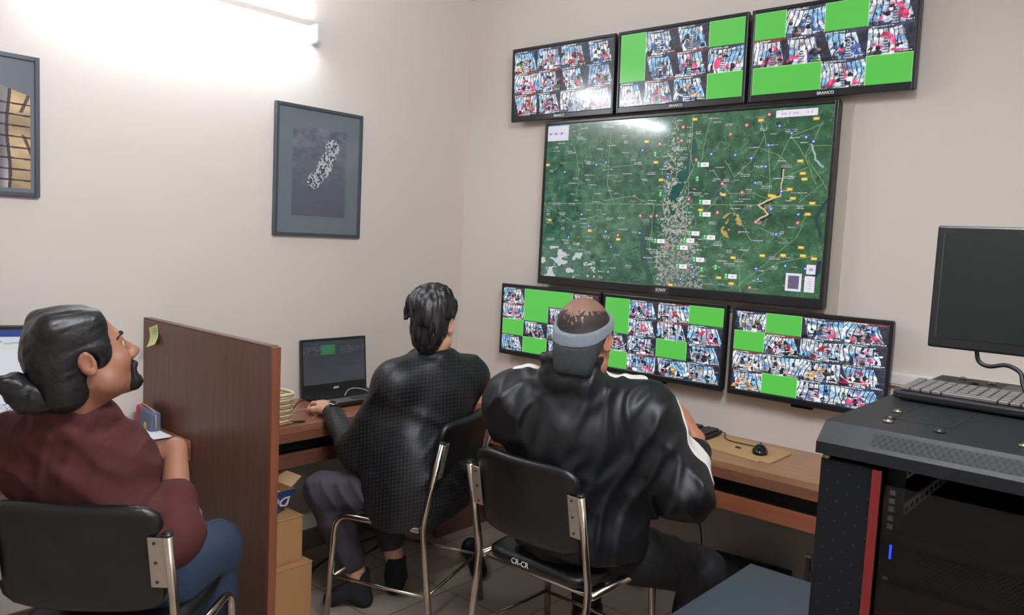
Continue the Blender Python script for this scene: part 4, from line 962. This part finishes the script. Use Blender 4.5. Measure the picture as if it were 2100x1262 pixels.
def sculpt(name, prims, h, mats, parent=None, clip=None, cuts=(), disp=None, matfn=None, smooth=1, label=None, grow=0.0):
    lo = np.min([bounds(p)[0] for p in prims if not p['neg']], 0)-.03; hi = np.max([bounds(p)[1] for p in prims if not p['neg']], 0)+.03
    if clip is not None:
        lo = np.maximum(lo, np.min([bounds(p)[0] for p in clip], 0)-.02); hi = np.minimum(hi, np.max([bounds(p)[1] for p in clip], 0)+.02)
    n = np.ceil((hi-lo)/h).astype(int)+2
    F = field(prims, lo, n, h)
    if disp is not None:
        k = np.abs(F) < .05; idx = np.argwhere(k); P = (idx*h+lo).astype(np.float32); F[k] -= disp(P).astype(np.float32)
    F -= grow
    if clip is not None: F = np.maximum(F, field(clip, lo, n, h))
    for c in cuts:
        p0, nn = nv(c[0]), unit_(c[1]); ax = [(lo[q]+h*np.arange(n[q]))*nn[q] for q in range(3)]
        F = np.maximum(F, (ax[0][:, None, None]+ax[1][None, :, None]+ax[2][None, None]-p0@nn).astype(np.float32))
    V, Q = nets(F, lo, h)
    for _ in range(smooth):
        e = np.concatenate([Q[:, [0, 1]], Q[:, [1, 2]], Q[:, [2, 3]], Q[:, [3, 0]]]); w_ = np.bincount(e[:, 0], minlength=len(V))+np.bincount(e[:, 1], minlength=len(V))
        A = np.stack([np.bincount(e[:, 0], V[e[:, 1], q], len(V))+np.bincount(e[:, 1], V[e[:, 0], q], len(V)) for q in range(3)], 1)/np.maximum(w_, 1)[:, None]
        V = V*.5+A*.5
    me = bpy.data.meshes.new(name); me.vertices.add(len(V)); me.vertices.foreach_set('co', V.astype(np.float32).ravel())
    me.loops.add(Q.size); me.loops.foreach_set('vertex_index', Q.ravel().astype(np.int32)); me.polygons.add(len(Q))
    me.polygons.foreach_set('loop_start', np.arange(0, Q.size, 4, dtype=np.int32)); me.polygons.foreach_set('use_smooth', np.ones(len(Q), bool))
    mats = mats if isinstance(mats, (list, tuple)) else [mats]
    for m in mats: me.materials.append(m)
    if matfn is not None: me.polygons.foreach_set('material_index', matfn(V[Q].mean(1)).astype(np.int32))
    me.update(calc_edges=True); me.validate()
    return link(name, me, parent, label)

def frame(F_, U_=(0, 0, 1), roll=0.0):
    """rows right, forward, up"""
    f = unit_(F_); r = unit_(np.cross(f, U_)); u = np.cross(r, f)
    r2 = r*math.cos(roll)-u*math.sin(roll); u2 = u*math.cos(roll)+r*math.sin(roll)
    return np.array([r2, f, u2])
def head_prims(c, R, s=1.0, jaw=1.0):
    W_ = lambda x, y, z: nv(c)+s*(x*R[0]+y*R[1]+z*R[2])
    e = lambda p, r, k=.02, neg=False: E(W_(*p), nv(r)*s, R, k*s, neg)
    cp = lambda a, b, ra, rb=None, k=.015, neg=False: C(W_(*a), W_(*b), ra*s, (ra if rb is None else rb)*s, k*s, neg)
    P = [e((0, -.014, .034), (.076, .098, .083)), e((0, .038, -.028), (.060, .058, .088), .03), e((0, .034, -.088), (.050*jaw, .050, .036), .03),
         cp((0, .076, -.112), (0, .076, -.112), .019, k=.025), cp((-.045, .02, -.07), (.045, .02, -.07), .03, k=.03),
         cp((-.034, .080, .018), (.034, .080, .018), .012, k=.02), e((-.042, .064, -.034), (.022, .024, .022), .03), e((.042, .064, -.034), (.022, .024, .022), .03)]
    for q in (-1, 1):
        P += [cp((q*.031, .103, .000), (q*.033, .099, .000), .0125, k=.014, neg=True), cp((q*.031, .079, -.001), (q*.031, .079, -.001), .0125, k=.004)]
    P += [cp((0, .090, .004), (0, .116, -.036), .0085, .0125, .012), cp((-.012, .104, -.042), (.012, .104, -.042), .0095, k=.008),
          cp((-.016, .091, -.066), (.016, .091, -.066), .0085, k=.010), cp((-.014, .089, -.078), (.014, .089, -.078), .0090, k=.010), cp((-.03, .096, -.0722), (.03, .096, -.0722), .0025, k=.004, neg=True)]
    for q in (-1, 1):
        Re = frame(R[1]*1.0+R[0]*q*.35, R[2]*1.0-R[1]*.25)
        ce = W_(q*.079, -.012, -.006)
        P += [E(ce, nv((.0085, .020, .033))*s, Re, .008*s), E(ce+s*(q*.010*R[0]+.001*R[1]+.003*R[2]), nv((.008, .011, .021))*s, Re, .006*s, True), S(ce+s*(-.022*R[2]+.004*R[1]), .010*s, .008*s), S(ce+s*(q*.003*R[0]+.012*R[1]-.004*R[2]), .006*s, .006*s)]
    return P, W_
def hand_prims(w, D, N, thumb, s=1.0, curl=(20, 30, 20), spread=4.0, tcurl=25):
    """w wrist, D towards the knuckles, N out of the back of the hand, thumb=+1 if the thumb is on the D x N side"""
    D = unit_(D); N = unit_(nv(N)-D*np.dot(N, D)); X = np.cross(D, N)*thumb; P = []; w = nv(w)
    for i, (off, L, seg) in enumerate(((.030, .088, (.043, .026, .021)), (.010, .092, (.047, .029, .022)), (-.010, .087, (.043, .027, .021)), (-.029, .078, (.034, .021, .018)))):
        kn = w+s*(D*L+X*off+N*(.004 if i in (1, 2) else 0)); P.append(C(w+s*(D*.012+X*off*.55), kn, .0145*s, .0115*s, .014*s))
        a = 0; p = kn; r = (.0098 if i < 3 else .0085)*s; sp = math.radians(spread*(1.3-i)); d0 = D*math.cos(sp)+X*math.sin(sp)
        for j, l in enumerate(seg):
            a += math.radians(curl[j]*(1+.12*i)); d = d0*math.cos(a)-N*math.sin(a); q = p+s*l*d
            P.append(C(p, q, r, r*.9, .004*s)); p = q; r *= .9
    tb = w+s*(D*.026+X*.024-N*.006); a1 = tb+s*.040*unit_(D*.75+X*.62-N*.25); a2 = a1+s*.030*unit_(D*.95+X*.25-N*.3); a3 = a2+s*.024*unit_(D*math.cos(math.radians(tcurl))-X*.1-N*math.sin(math.radians(tcurl)))
    P += [C(w+s*(D*.012+X*.012), tb, .015*s, .016*s, .012*s), C(tb, a1, .0145*s, .0115*s, .010*s), C(a1, a2, .0108*s, .0098*s, .004*s), C(a2, a3, .0098*s, .0080*s, .004*s)]
    return P
def torso_prims(J, b=1.0, belly=0.0):
    r = unit_(nv(J['shR'])-nv(J['shL'])); up = unit_(nv(J['neck'])-nv(J['pel'])); f = unit_(np.cross(up, r)); r = np.cross(f, up); R = np.array([r, f, up])
    pel, neck = nv(J['pel']), nv(J['neck']); sp = neck-pel; P = {}
    P['torso'] = [E(pel, (.172*b, .128*b, .13), R, .05), E(pel+sp*.36+f*belly*.5, (.155*b, .118*b+belly, .17), R, .06), E(pel+sp*.68, (.168*b, .122*b, .18), R, .06),
                  C(J['shL'], J['shR'], .066*b, .066*b, .06), C(neck-up*.01-f*.01, nv(J['shL'])*.75+neck*.25, .058, .052, .05), C(neck-up*.01-f*.01, nv(J['shR'])*.75+neck*.25, .058, .052, .05)]
    for s in 'LR':
        P['up'+s] = [C(J['sh'+s], J['el'+s], .056*b, .044*b, .03)]; P['fo'+s] = [C(J['el'+s], J['wr'+s], .044*b, .029, .02)]
        P['th'+s] = [C(J['hip'+s], J['kn'+s], .090*b, .060*b, .04)]
        kn, an = nv(J['kn'+s]), nv(J['an'+s]); back = unit_(nv(J['hip'+s])-kn); P['ca'+s] = [C(kn, an, .058*b, .038, .03), E(kn*.65+an*.35+back*.016, (.05, .05, .10), frame(back, unit_(kn-an)), .03)]
        toe = nv(J['toe'+s]); P['ft'+s] = [C(an+nv((0, 0, -.03)), toe, .038, .030, .02), S(nv((an[0], an[1], .035))-(toe-an)*nv((.2, .2, 0)), .034, .03)]
    return P, R
def skin(name, rgb, rgb2=None):
    m = mat(name, rgb, 0.48, noise=(24, .09), bump=(180, .05)); b = m.node_tree.nodes['Principled BSDF']
    b.inputs['Subsurface Weight'].default_value = 0.12; b.inputs['Subsurface Radius'].default_value = (.012, .005, .003); b.inputs['Subsurface Scale'].default_value = 0.5
    return m
M_hair = mat('black hair', (18, 17, 20), 0.42, spec=.5, noise=(30, .3), bump=(120, .15))
M_eye = mat('eyeball', (186, 176, 168), .25); M_iris = mat('dark iris', (28, 18, 14), .15)
def person(label, body_prims, mats, parent=None, h=.0045, matfn=None):
    o = sculpt('person', body_prims, h, mats, matfn=matfn); return tag(o, label, 'person')
def folds(amp, dirs, seed=0.0):
    """soft cloth creases: broken ridges running across the given directions (unit vector, ridges per metre)"""
    def d(P):
        Q = P+np.float32(seed); o = np.zeros(len(P), np.float32)-.18
        for i, (v, f) in enumerate(dirs):
            v = unit_(v).astype(np.float32); w_ = n3(Q+i*3.7, (5, 5, 5)); m = np.clip(n3(Q+i*5.3, (7, 7, 7))*2.6-.75, 0, 1)
            o += m*(.5+.5*np.sin(2*math.pi*f*(P@v)+9*w_))**2.5
        return amp*o
    return d
def strands(R, amp, fr=95, along=1, fl=14):
    Rm = np.array(R, np.float32)
    def d(P):
        q = P@Rm.T; f = [fr, fr, fr]; f[along] = fl
        return amp*(n3(q+.01*n3(P, (30, 30, 30))[..., None], f)+.5*n3(q, [x*.45 for x in f])-.75)
    return d

# ============ man in the burgundy shirt (left) ============
sk1 = skin('warm brown skin', (152, 105, 82))
HR = frame((.10, .94, .33), (0, 0, 1), 0.0); HC = nv((1.136, -2.436, 1.230))
J = dict(pel=(.93, -2.235, .56), neck=(1.052, -2.420, 1.045), shL=(.862, -2.52, .950), shR=(1.058, -2.390, .862), elL=(.77, -2.36, .73), elR=(1.280, -2.265, .765), wrL=(.83, -2.12, .72), wrR=(1.118, -2.190, .952),
         hipL=(.87, -2.29, .53), hipR=(1.03, -2.18, .53), knL=(.66, -2.03, .55), knR=(.950, -1.98, .565), anL=(.66, -2.05, .09), anR=(.93, -1.98, .09), toeL=(.62, -1.94, .035), toeR=(.84, -1.88, .035))
BP, R1 = torso_prims(J, 1.02)
hp, W1 = head_prims(HC, HR, 1.0)
neck1 = [C(nv(J['neck'])-nv((0, 0, .03)), HC+HR[1]*-.012-HR[2]*.05, .062, .056, .03)]
hands1 = hand_prims(J['wrR'], (-.72, -.50, -.35), (-.2, -.2, .95), -1, 1.0, (30, 25, 20))+hand_prims(J['wrL'], (-.1, .9, -.3), (-.3, .2, .9), 1)
body = [p for q in BP.values() for p in q]; body = infl([p for key, q in BP.items() if key[:2] not in ('fo',) for p in q], -.012)+BP['foL']+BP['foR']
m1 = person('man in burgundy shirt and jeans with tied-back black hair, looking up at the screens', body+neck1+hp+hands1, sk1, h=.004)
hs = [E(W1(0, -.018, .040), (.084, .106, .090), HR, .02), E(W1(0, -.070, -.02), (.074, .055, .080), HR, .04), C(W1(-.02, -.065, -.07), W1(.02, -.065, -.07), .045, .045, .04), 
      C(W1(-.05, .035, .085), W1(-.05, -.05, .10), .02, .03, .04), C(W1(.05, .035, .085), W1(.05, -.05, .10), .02, .03, .04),
      E(W1(.064, .018, .008), (.018, .034, .040), HR, .02), E(W1(-.064, .018, .008), (.018, .034, .040), HR, .02),
      E(W1(.085, -.008, -.012), (.024, .024, .032), HR, .006, True), E(W1(-.085, -.008, -.012), (.024, .024, .032), HR, .006, True), E(W1(0, .124, .022), (.092, .070, .076), HR, .015, True)]
hr = sculpt('hair', hs, .004, M_hair, m1, disp=strands(HR, .0035, 110, 1, 9))
bun = [E(W1(0, -.158, -.020), (.034, .032, .040), HR, .02), C(W1(0, -.10, -.045), W1(.0, -.14, -.030), .034, .030, .02), S(W1(.012, -.178, .008), .018, .02), S(W1(-.010, -.150, -.055), .026, .02), C(W1(0, -.08, -.08), W1(0, -.14, -.06), .034, .028, .03)]
sculpt('hair_bun', bun, .0035, M_hair, m1, disp=strands(HR, .007, 70, 0, 30))
beard = [C(W1(-.022, .098, -.061), W1(.022, .098, -.061), .0085, k=.01), C(W1(-.030, .092, -.064), W1(-.030, .084, -.10), .009, .011, .01), C(W1(.030, .092, -.064), W1(.030, .084, -.10), .009, .011, .01),
         E(W1(0, .083, -.110), (.036, .026, .022), HR, .015), C(W1(0, .096, -.088), W1(0, .095, -.10), .008, k=.01)]
sculpt('beard', beard, .003, M_hair, m1, disp=strands(HR, .004, 160, 2, 40), smooth=0)
for q in (-1, 1):
    sculpt('eyebrow', [C(W1(q*.014, .094, .022), W1(q*.032, .092, .027), .005, .005, .006), C(W1(q*.032, .092, .027), W1(q*.052, .076, .020), .005, .003, .006)], .0025, M_hair, m1)
    e_ = MB(); cE = W1(q*.031, .0812, -.001); e_.ball(tuple(cE), .0118, n=16); eye = e_.build('eye', M_eye, m1)
    e_ = MB(); cI = cE+HR[1]*.0080; e_.ball(tuple(cI), .0052, n=12); e_.build('iris', M_iris, eye)
M_shirt = mat('burgundy cotton', (74, 38, 39), 0.85, noise=(40, .08), bump=(420, .12), spec=.2)
sl = []
for s in 'LR':
    el, wr = nv(J['el'+s]), nv(J['wr'+s]); mid = el+(wr-el)*.36
    sl += infl(BP['up'+s], .020)+[C(el, mid, .064, .054, .03)]+[C(el+(wr-el)*.30, el+(wr-el)*.42, .057, .054, .008)]
shirt = infl(BP['torso'], .018)+sl+ring(nv(J['neck'])+nv((.0, .0, .045)), nv((-.12, .20, 1)), .068, .017, .02)+ring(nv(J['neck'])+nv((.0, .0, .02)), nv((-.12, .20, 1)), .076, .020, .03)
sculpt('shirt', shirt, .0055, M_shirt, m1, disp=folds(.007, [((.5, .45, .75), 10), ((-.6, .4, .7), 8), ((.75, .55, -.35), 16)]), cuts=[((0, 0, .50), (0, 0, -1))])
M_jean = mat('blue denim', (36, 50, 74), 0.8, noise=(70, .2), bump=(500, .2))
jeans = infl(BP['torso'][:1]+BP['thL']+BP['thR'], .012)+infl(BP['caL']+BP['caR'], .018)
sculpt('jeans', jeans, .006, M_jean, m1, disp=folds(.005, [((.2, 1, .3), 16), ((.8, .3, .6), 14)], 3.1), cuts=[((0, 0, .10), (0, 0, -1))])
for s in 'LR':
    sculpt('shoe', infl(BP['ft'+s], .008)+[C(nv(J['an'+s])-nv((0, 0, .01)), nv(J['an'+s])-nv((0, 0, .04)), .05, .05)], .006, M_shoe, m1, cuts=[((0, 0, 0.001), (0, 0, -1)), ((0, 0, .095), (0, 0, 1))])

# ============ man in the checked blazer (middle) ============
sk2 = skin('light brown skin', (214, 164, 134))
HR = frame((-.45, .89, -.10)); HC = nv((.920, -1.062, 1.222))
J = dict(pel=(.90, -1.03, .56), neck=(.905, -1.045, 1.055), shL=(.885, -1.215, .985), shR=(.935, -.865, .985), elL=(.715, -1.275, .70), elR=(.72, -.70, .76), wrL=(.440, -1.185, .800), wrR=(.47, -.72, .80),
         hipL=(.90, -1.12, .54), hipR=(.88, -.94, .54), knL=(.625, -1.350, .530), knR=(.50, -.98, .54), anL=(.655, -1.175, .115), anR=(.655, -.975, .115), toeL=(.575, -1.255, .032), toeR=(.60, -.90, .032))
BP, R2 = torso_prims(J, .98)
hp, W2 = head_prims(HC, HR, .98)
neck2 = [C(nv(J['neck'])-nv((0, 0, .03)), HC+HR[1]*-.014-HR[2]*.05, .058, .054, .03)]
hands2 = hand_prims(J['wrL'], (-.84, .36, .02), (.1, .15, 1), -1, 1.2, (14, 26, 22), 7)+hand_prims(J['wrR'], (-.9, .1, -.06), (0, 0, 1), 1, 1.0, (12, 25, 20))
body = infl([p for key, q in BP.items() if key[:2] not in ('fo', 'ca') for p in q], -.012)+BP['foL']+BP['foR']+BP['caL']+BP['caR']
m2 = person('man in a dark checked blazer with thick black hair, seated at the laptop', body+neck2+hp+hands2, sk2, h=.0042)
hs = [E(W2(0, -.016, .036), (.081, .103, .087), HR, .02), E(W2(0, -.050, -.020), (.064, .056, .066), HR, .04), C(W2(-.016, -.056, -.065), W2(.020, -.056, -.065), .036, .036, .04), C(W2(-.010, -.056, -.10), W2(.018, -.056, -.10), .022, .022, .03),
      E(W2(-.006, -.005, .070), (.096, .108, .070), HR, .02), E(W2(-.01, .02, .112), (.066, .085, .042), HR, .03), C(W2(.03, -.04, .118), W2(-.05, .06, .116), .035, .030, .03),
      C(W2(-.078, .03, .085), W2(-.104, -.01, .045), .026, .018, .02), C(W2(-.098, -.01, .040), W2(-.108, -.03, .006), .014, .005, .010), C(W2(-.07, -.05, .09), W2(-.095, -.05, .05), .02, .012, .015), C(W2(.07, -.06, .08), W2(.088, -.05, .03), .02, .010, .015),
      E(W2(.098, .0, -.014), (.036, .034, .044), HR, .006, True), E(W2(-.092, -.004, -.02), (.026, .03, .036), HR, .008, True), E(W2(0, .125, -.01), (.085, .07, .075), HR, .02, True)]
sculpt('hair', hs, .004, M_hair, m2, disp=strands(HR, .013, 95, 2, 18), smooth=0)
# checked woollen cloth
M_check = bpy.data.materials.new('dark checked wool'); M_check.use_nodes = True; nt = M_check.node_tree; b = nt.nodes['Principled BSDF']
tc = nt.nodes.new('ShaderNodeTexCoord'); mp = nt.nodes.new('ShaderNodeMapping'); mp.inputs['Rotation'].default_value = (0, 0, math.radians(8)); nt.links.new(tc.outputs['Object'], mp.inputs['Vector'])
sep = nt.nodes.new('ShaderNodeSeparateXYZ'); nt.links.new(mp.outputs['Vector'], sep.inputs[0])
def mth(op, a, b_=None, v=None):
    n_ = nt.nodes.new('ShaderNodeMath'); n_.operation = op
    for i, q in enumerate((a, b_)):
        if q is None: continue
        if isinstance(q, (int, float)): n_.inputs[i].default_value = q
        else: nt.links.new(q, n_.inputs[i])
    return n_.outputs[0]
per = 2*math.pi/.0155
sx = mth('SINE', mth('MULTIPLY', mth('ADD', mth('MULTIPLY', sep.outputs[1], .9), mth('MULTIPLY', sep.outputs[0], .6)), per)); sz = mth('SINE', mth('MULTIPLY', mth('SUBTRACT', sep.outputs[2], mth('MULTIPLY', sep.outputs[0], .35)), per))
ck = mth('MULTIPLY', mth('GREATER_THAN', sx, -.35), mth('GREATER_THAN', sz, -.35))
mx = nt.nodes.new('ShaderNodeMix'); mx.data_type = 'RGBA'; mx.inputs[6].default_value = lin((11, 12, 14))+(1,); mx.inputs[7].default_value = lin((36, 37, 42))+(1,)
nt.links.new(ck, mx.inputs[0]); nt.links.new(mx.outputs[2], b.inputs['Base Color']); b.inputs['Roughness'].default_value = .5; b.inputs['Specular IOR Level'].default_value = .4
bp = nt.nodes.new('ShaderNodeBump'); bp.inputs['Strength'].default_value = .5; bp.inputs['Distance'].default_value = .003; nt.links.new(ck, bp.inputs['Height']); nt.links.new(bp.outputs['Normal'], b.inputs['Normal'])
f2, r2_, u2 = R2[1], R2[0], R2[2]
sl = []
for s in 'LR':
    el, wr = nv(J['el'+s]), nv(J['wr'+s]); sl += infl(BP['up'+s], .019)+[C(el, wr-(wr-el)*.16, .056, .043, .03)]
# skirt of the blazer hanging over the side of the seat
skl = [E((.930, -1.215, .56), (.085, .150, .24), frame((-.94, -.34, 0)), .13), B(nv((.905, -1.165, .60)), (.055, .115, .165), frame((-.94, -.34, 0)), .05, .06), B(nv((.985, -1.02, .60)), (.13, .05, .15), frame((-.94, -.34, 0)), .045, .06), E((.90, -1.03, .60), (.165, .17, .13), None, .06)]
blazer = infl(BP['torso'], .020)+[S(J['shL'], .076, .05), S(J['shR'], .076, .05)]+sl+skl+ring(nv(J['neck'])+nv((0, 0, .03)), nv((-.1, .2, 1)), .066, .016, .02)
sculpt('blazer', blazer, .0055, M_check, m2, disp=folds(.0065, [((.2, .5, .85), 9), ((-.6, -.5, .6), 11)], 1.7), cuts=[((0, 0, .432), (0, 0, -1)), ((.62, -1.2, .6), (-1, -.25, -1.3))])
M_trs = mat('grey plum trousers', (54, 51, 60), 0.75, noise=(40, .1), bump=(400, .12))
cl = infl(BP['torso'][:1]+BP['thL']+BP['thR'], .010)
for s in 'LR':
    kn, an = nv(J['kn'+s]), nv(J['an'+s]); cl += [C(kn, kn+(an-kn)*.74, .072, .060, .03)]+infl(BP['ca'+s][1:], .014)
sculpt('trousers', cl, .006, M_trs, m2, disp=folds(.006, [((.5, .7, .4), 15), ((-.2, .3, .9), 13)], 5.2))
M_sock = mat('black sock', (24, 24, 30), .85, bump=(300, .2))
for s in 'LR':
    sculpt('sock', infl(BP['ft'+s], .004)+[C(nv(J['an'+s])+nv((0, 0, .03)), nv(J['an'+s])-nv((0, 0, .05)), .043, .043)], .006, M_sock, m2, cuts=[((0, 0, 0.001), (0, 0, -1)), (nv(J['an'+s])+nv((0, 0, .045)), (0, 0, 1))])
# wrist watch
wc = nv(J['wrL'])-.010*unit_((-.84, .2, .2)); wd_ = unit_((-.84, .2, .2)); wn = unit_(nv((0, 0, 1))-wd_*wd_[2])
wt = sculpt('wrist_watch', ring(wc, wd_, .036, .0065, .004, (1.0, .8), x=np.cross(wd_, wn)), .003, M_black, m2, label='black wrist watch')
Mw = Matrix.Translation(Vector(wc+wn*.036+np.cross(wd_, wn)*.0)) @ Vector(wn).to_track_quat('Z', 'Y').to_matrix().to_4x4()
wcse = MB().lathe([(0, -.004), (.017, -.004), (.0185, 0), (.017, .004), (.0, .004)], 20, Mw).build('watch_case', M_chrome, wt)
MB().lathe([(0, .0042), (.0145, .0042), (.0145, .0046), (0, .0046)], 20, Mw).build('watch_dial', M_black_gloss, wt)

# ============ man with the headband (right) ============
sk3 = skin('tan skin', (186, 126, 96)); sk3b = skin('tan scalp', (136, 102, 86))
HR = frame((-.29, .90, -.32)); HC = nv((1.700, -1.125, 1.258))
J = dict(pel=(1.655, -1.02, .56), neck=(1.670, -1.115, 1.085), shL=(1.488, -1.180, 1.005), shR=(1.835, -.960, 1.000), elL=(1.38, -.90, .80), elR=(2.005, -.945, .780), wrL=(1.48, -.68, .80), wrR=(1.948, -.785, .922),
         hipL=(1.57, -1.0, .535), hipR=(1.75, -.97, .53), knL=(1.45, -.62, .53), knR=(1.955, -.71, .435), anL=(1.42, -.62, .09), anR=(1.97, -.66, .09), toeL=(1.38, -.50, .032), toeR=(1.99, -.54, .032))
BP, R3 = torso_prims(J, 1.12, .03)
hp, W3 = head_prims(HC, HR, 1.09, 1.12)
neck3 = [C(nv(J['neck'])-nv((0, 0, .03)), HC+HR[1]*-.012-HR[2]*.05, .070, .064, .03), C(W3(-.015, -.06, -.07), W3(.015, -.06, -.07), .026, .026, .04)]
hands3 = hand_prims(J['wrR'], (-.52, .10, .62), (.75, .25, .55), 1, 1.05, (12, 20, 15), 6)+hand_prims(J['wrL'], (-.2, .9, -.05), (0, 0, 1), 1)
body = infl([p for key, q in BP.items() if key[:2] not in ('fo',) for p in q], -.012)+BP['foL']+BP['foR']
scalp = lambda P: (((P-W3(0, 0, 0))@HR[2] > .015)).astype(int)
m3 = person('balding man in a black white-striped jacket wearing a grey headband, seen from behind', body+neck3+hp+hands3, [sk3, sk3b], h=.0042, matfn=scalp)
bn = unit_(HR[2]*math.cos(.66)-HR[1]*math.sin(.66)); up0 = W3(0, -.01, .060); mid0 = W3(0, -.02, .012); low0 = W3(0, -.03, -.030)
shell = lambda e: [E(W3(0, -.014, .034), (.083+e, .107+e, .0905+e), HR, .02), E(W3(0, .030, -.0), (.068+e, .068+e, .072+e), HR, .03), E(W3(0, -.05, -.03), (.068+e, .055+e, .062+e), HR, .03)]
M_band = mat('grey fleece headband', (120, 130, 140), 0.9, noise=(90, .08), bump=(260, .35), sheen=.3); M_band2 = mat('dark grey knit', (50, 54, 57), 0.9, noise=(90, .08), bump=(260, .35))
sculpt('headband', shell(.012), .0035, M_band, m3, cuts=[(up0, bn), (mid0, -bn)], label='grey upper part of the headband')
sculpt('headband_lining', shell(.0095)+[C(W3(-.022, -.060, -.070), W3(.022, -.060, -.070), .038, .038, .03), C(W3(-.022, -.052, -.10), W3(.022, -.052, -.10), .036, .036, .03), E(W3(.092, .018, -.040), (.050, .058, .060), HR, .004, True), E(W3(-.092, .018, -.040), (.050, .058, .060), HR, .004, True), E(W3(0, .10, -.06), (.09, .07, .06), HR, .004, True)], .0035, M_band2, m3, cuts=[(mid0, bn), (W3(0, -.03, -.125), -HR[2])], label='dark grey lower part of the headband')
def fringe(P):
    q = (P-W3(0, .0, .10).astype(np.float32))@HR.T.astype(np.float32)
    r_ = np.sqrt((q[:, 0]/.070)**2+((q[:, 1]+.030)/.090)**2)
    return .0022*n3(P, (230, 230, 230))-.0042+.0052*np.clip((r_-.84)*2.2, 0, 1)
M_fuzz = mat('thin black hair', (48, 40, 38), .6, noise=(60, .4), bump=(200, .4))
sculpt('hair', shell(.001), .003, M_fuzz, m3, disp=fringe, cuts=[(W3(0, 0, -.05), -HR[2])], smooth=0)
M_jkt = mat('black satin tracksuit cloth', (15, 17, 21), 0.5, spec=.45, noise=(20, .06), bump=(340, .05)); M_jw = mat('white satin stripe', (236, 234, 226), 0.5)
sl = []
for s in 'LR':
    el, wr = nv(J['el'+s]), nv(J['wr'+s]); u_ = infl(BP['up'+s], .030); u_[0]['k'] = .10; sl += u_+[C(el, el+(wr-el)*.72, .070, .054, .05), S(el, .070, .05)]
jk = infl(BP['torso'], .030)+[S(J['shL'], .080, .08), S(J['shR'], .082, .08), E(nv(J['shR'])*.4+nv(J['elR'])*.2+nv(J['pel'])*.4, (.10, .09, .15), None, .09), E(nv(J['shL'])*.4+nv(J['elL'])*.2+nv(J['pel'])*.4, (.10, .10, .16), None, .09)]+sl+[E(nv((1.66, -1.03, .60)), (.225, .18, .12), None, .08)]
col_ = ring(nv(J['neck'])+nv((-.004, -.020, .088)), nv((-.16, .30, 1)), .086, .018, .02)+ring(nv(J['neck'])+nv((-.003, -.014, .045)), nv((-.12, .30, 1)), .086, .022, .02)+ring(nv(J['neck'])+nv((0, -.008, .012)), nv((-.10, .25, 1)), .090, .026, .03)
fd = folds(.0095, [((.45, .3, .85), 10), ((-.65, -.35, .65), 9), ((.8, .5, -.2), 12)], 2.3)
sculpt('jacket', jk+col_, .0055, M_jkt, m3, disp=fd, cuts=[((0, 0, .53), (0, 0, -1)), ((0, -1.272, .87), (0, -1, -.25))])
nk = nv(J['neck']); shR, shL, elR = nv(J['shR']), nv(J['shL']), nv(J['elR']); up = nv((0, 0, 1))
pR = [nk+nv((.070, -.01, .045)), shR+nv((-.10, -.01, .078)), shR+nv((.01, .015, .086)), shR+nv((.068, .045, .045)), shR*.55+elR*.45+nv((.055, .060, .040)), elR+nv((.04, .075, .055)), elR+nv((.01, .09, .03))]
pL = [nk+nv((-.075, -.025, .045)), shL+nv((.10, -.03, .078)), shL+nv((0, -.02, .084)), shL+nv((-.06, .0, .055)), shL+nv((-.085, .04, -.01))]
for pp, sh_ in ((pR, shR), (pL, shL)):
    dv = unit_((sh_-nk)*nv((1, 1, 0))); ctr = nk*.42+sh_*.58+nv((0, 0, .115))
    bx_ = B(ctr, (.105, .021, .115), np.array([dv, np.cross((0, 0, 1), dv), (0, 0, 1)]), .004, .01)
    sculpt('shoulder_stripe', jk, .004, M_jw, m3, disp=fd, grow=.0045, clip=[bx_]+[C(pp[i], pp[i+1], .036, .036, .01) for i in range(2, len(pp)-1)], label='white stripe over the shoulder and sleeve')
tk = [nv((1.452, -1.23, .925)), nv((1.465, -1.22, .912)), nv((1.50, -1.20, .905))]
M_tr3 = mat('black trousers', (22, 22, 27), .7, noise=(40, .1), bump=(400, .1))
cl = infl(BP['torso'][:1]+BP['thL']+BP['thR'], .012)+infl(BP['caL']+BP['caR'], .02)
sculpt('trousers', cl, .006, M_tr3, m3, disp=folds(.006, [((.5, .8, .3), 14), ((.8, -.2, .5), 12)], 7.7), cuts=[((0, 0, .09), (0, 0, -1)), ((0, -1.20, .6), (0, -1, 0))])
for s in 'LR':
    sculpt('shoe', infl(BP['ft'+s], .008)+[C(nv(J['an'+s])-nv((0, 0, .01)), nv(J['an'+s])-nv((0, 0, .04)), .05, .05)], .006, M_shoe, m3, cuts=[((0, 0, 0.001), (0, 0, -1)), ((0, 0, .09), (0, 0, 1))])

# loose shoe on the floor, round disc below the elbow
a_, b_ = nv((.64, -.48, .04)), nv((.80, -.60, .035))
tag(sculpt('shoe', [C(a_, b_, .042, .034, .03), S(a_+nv((-.02, .01, .02)), .042, .04), C(a_*.7+b_*.3+nv((0, 0, .02)), b_+nv((0, 0, -.005)), .03, .03, .03)], .005, M_shoe, cuts=[((0, 0, .001), (0, 0, -1))]), 'black shoe lying on the floor behind the chrome chair legs', 'shoe')
t = thing('headphones', 'small round black headphone cup with a pale rim hanging under the desk by the elbow', 'headphones', (1.60, -0.435, 0.50))
MB().lathe([(0, -.010), (.036, -.010), (.042, -.004), (.042, .004), (.036, .010), (0, .010)], 24, RX(math.pi/2) @ RY(.3)).build('ear_cup', M_black_gloss, t)
MB().tube([(0.041*math.cos(a)*1.0, -.0105, .041*math.sin(a)) for a in np.linspace(0, 2*math.pi, 30)[:-1]], .0018, 6, True).build('rim', M_chrome, t)
MB().tube([(0, .004, .04), (0, .012, .07), (0, .016, .0745)], .004, 8).build('hook', M_black, t)
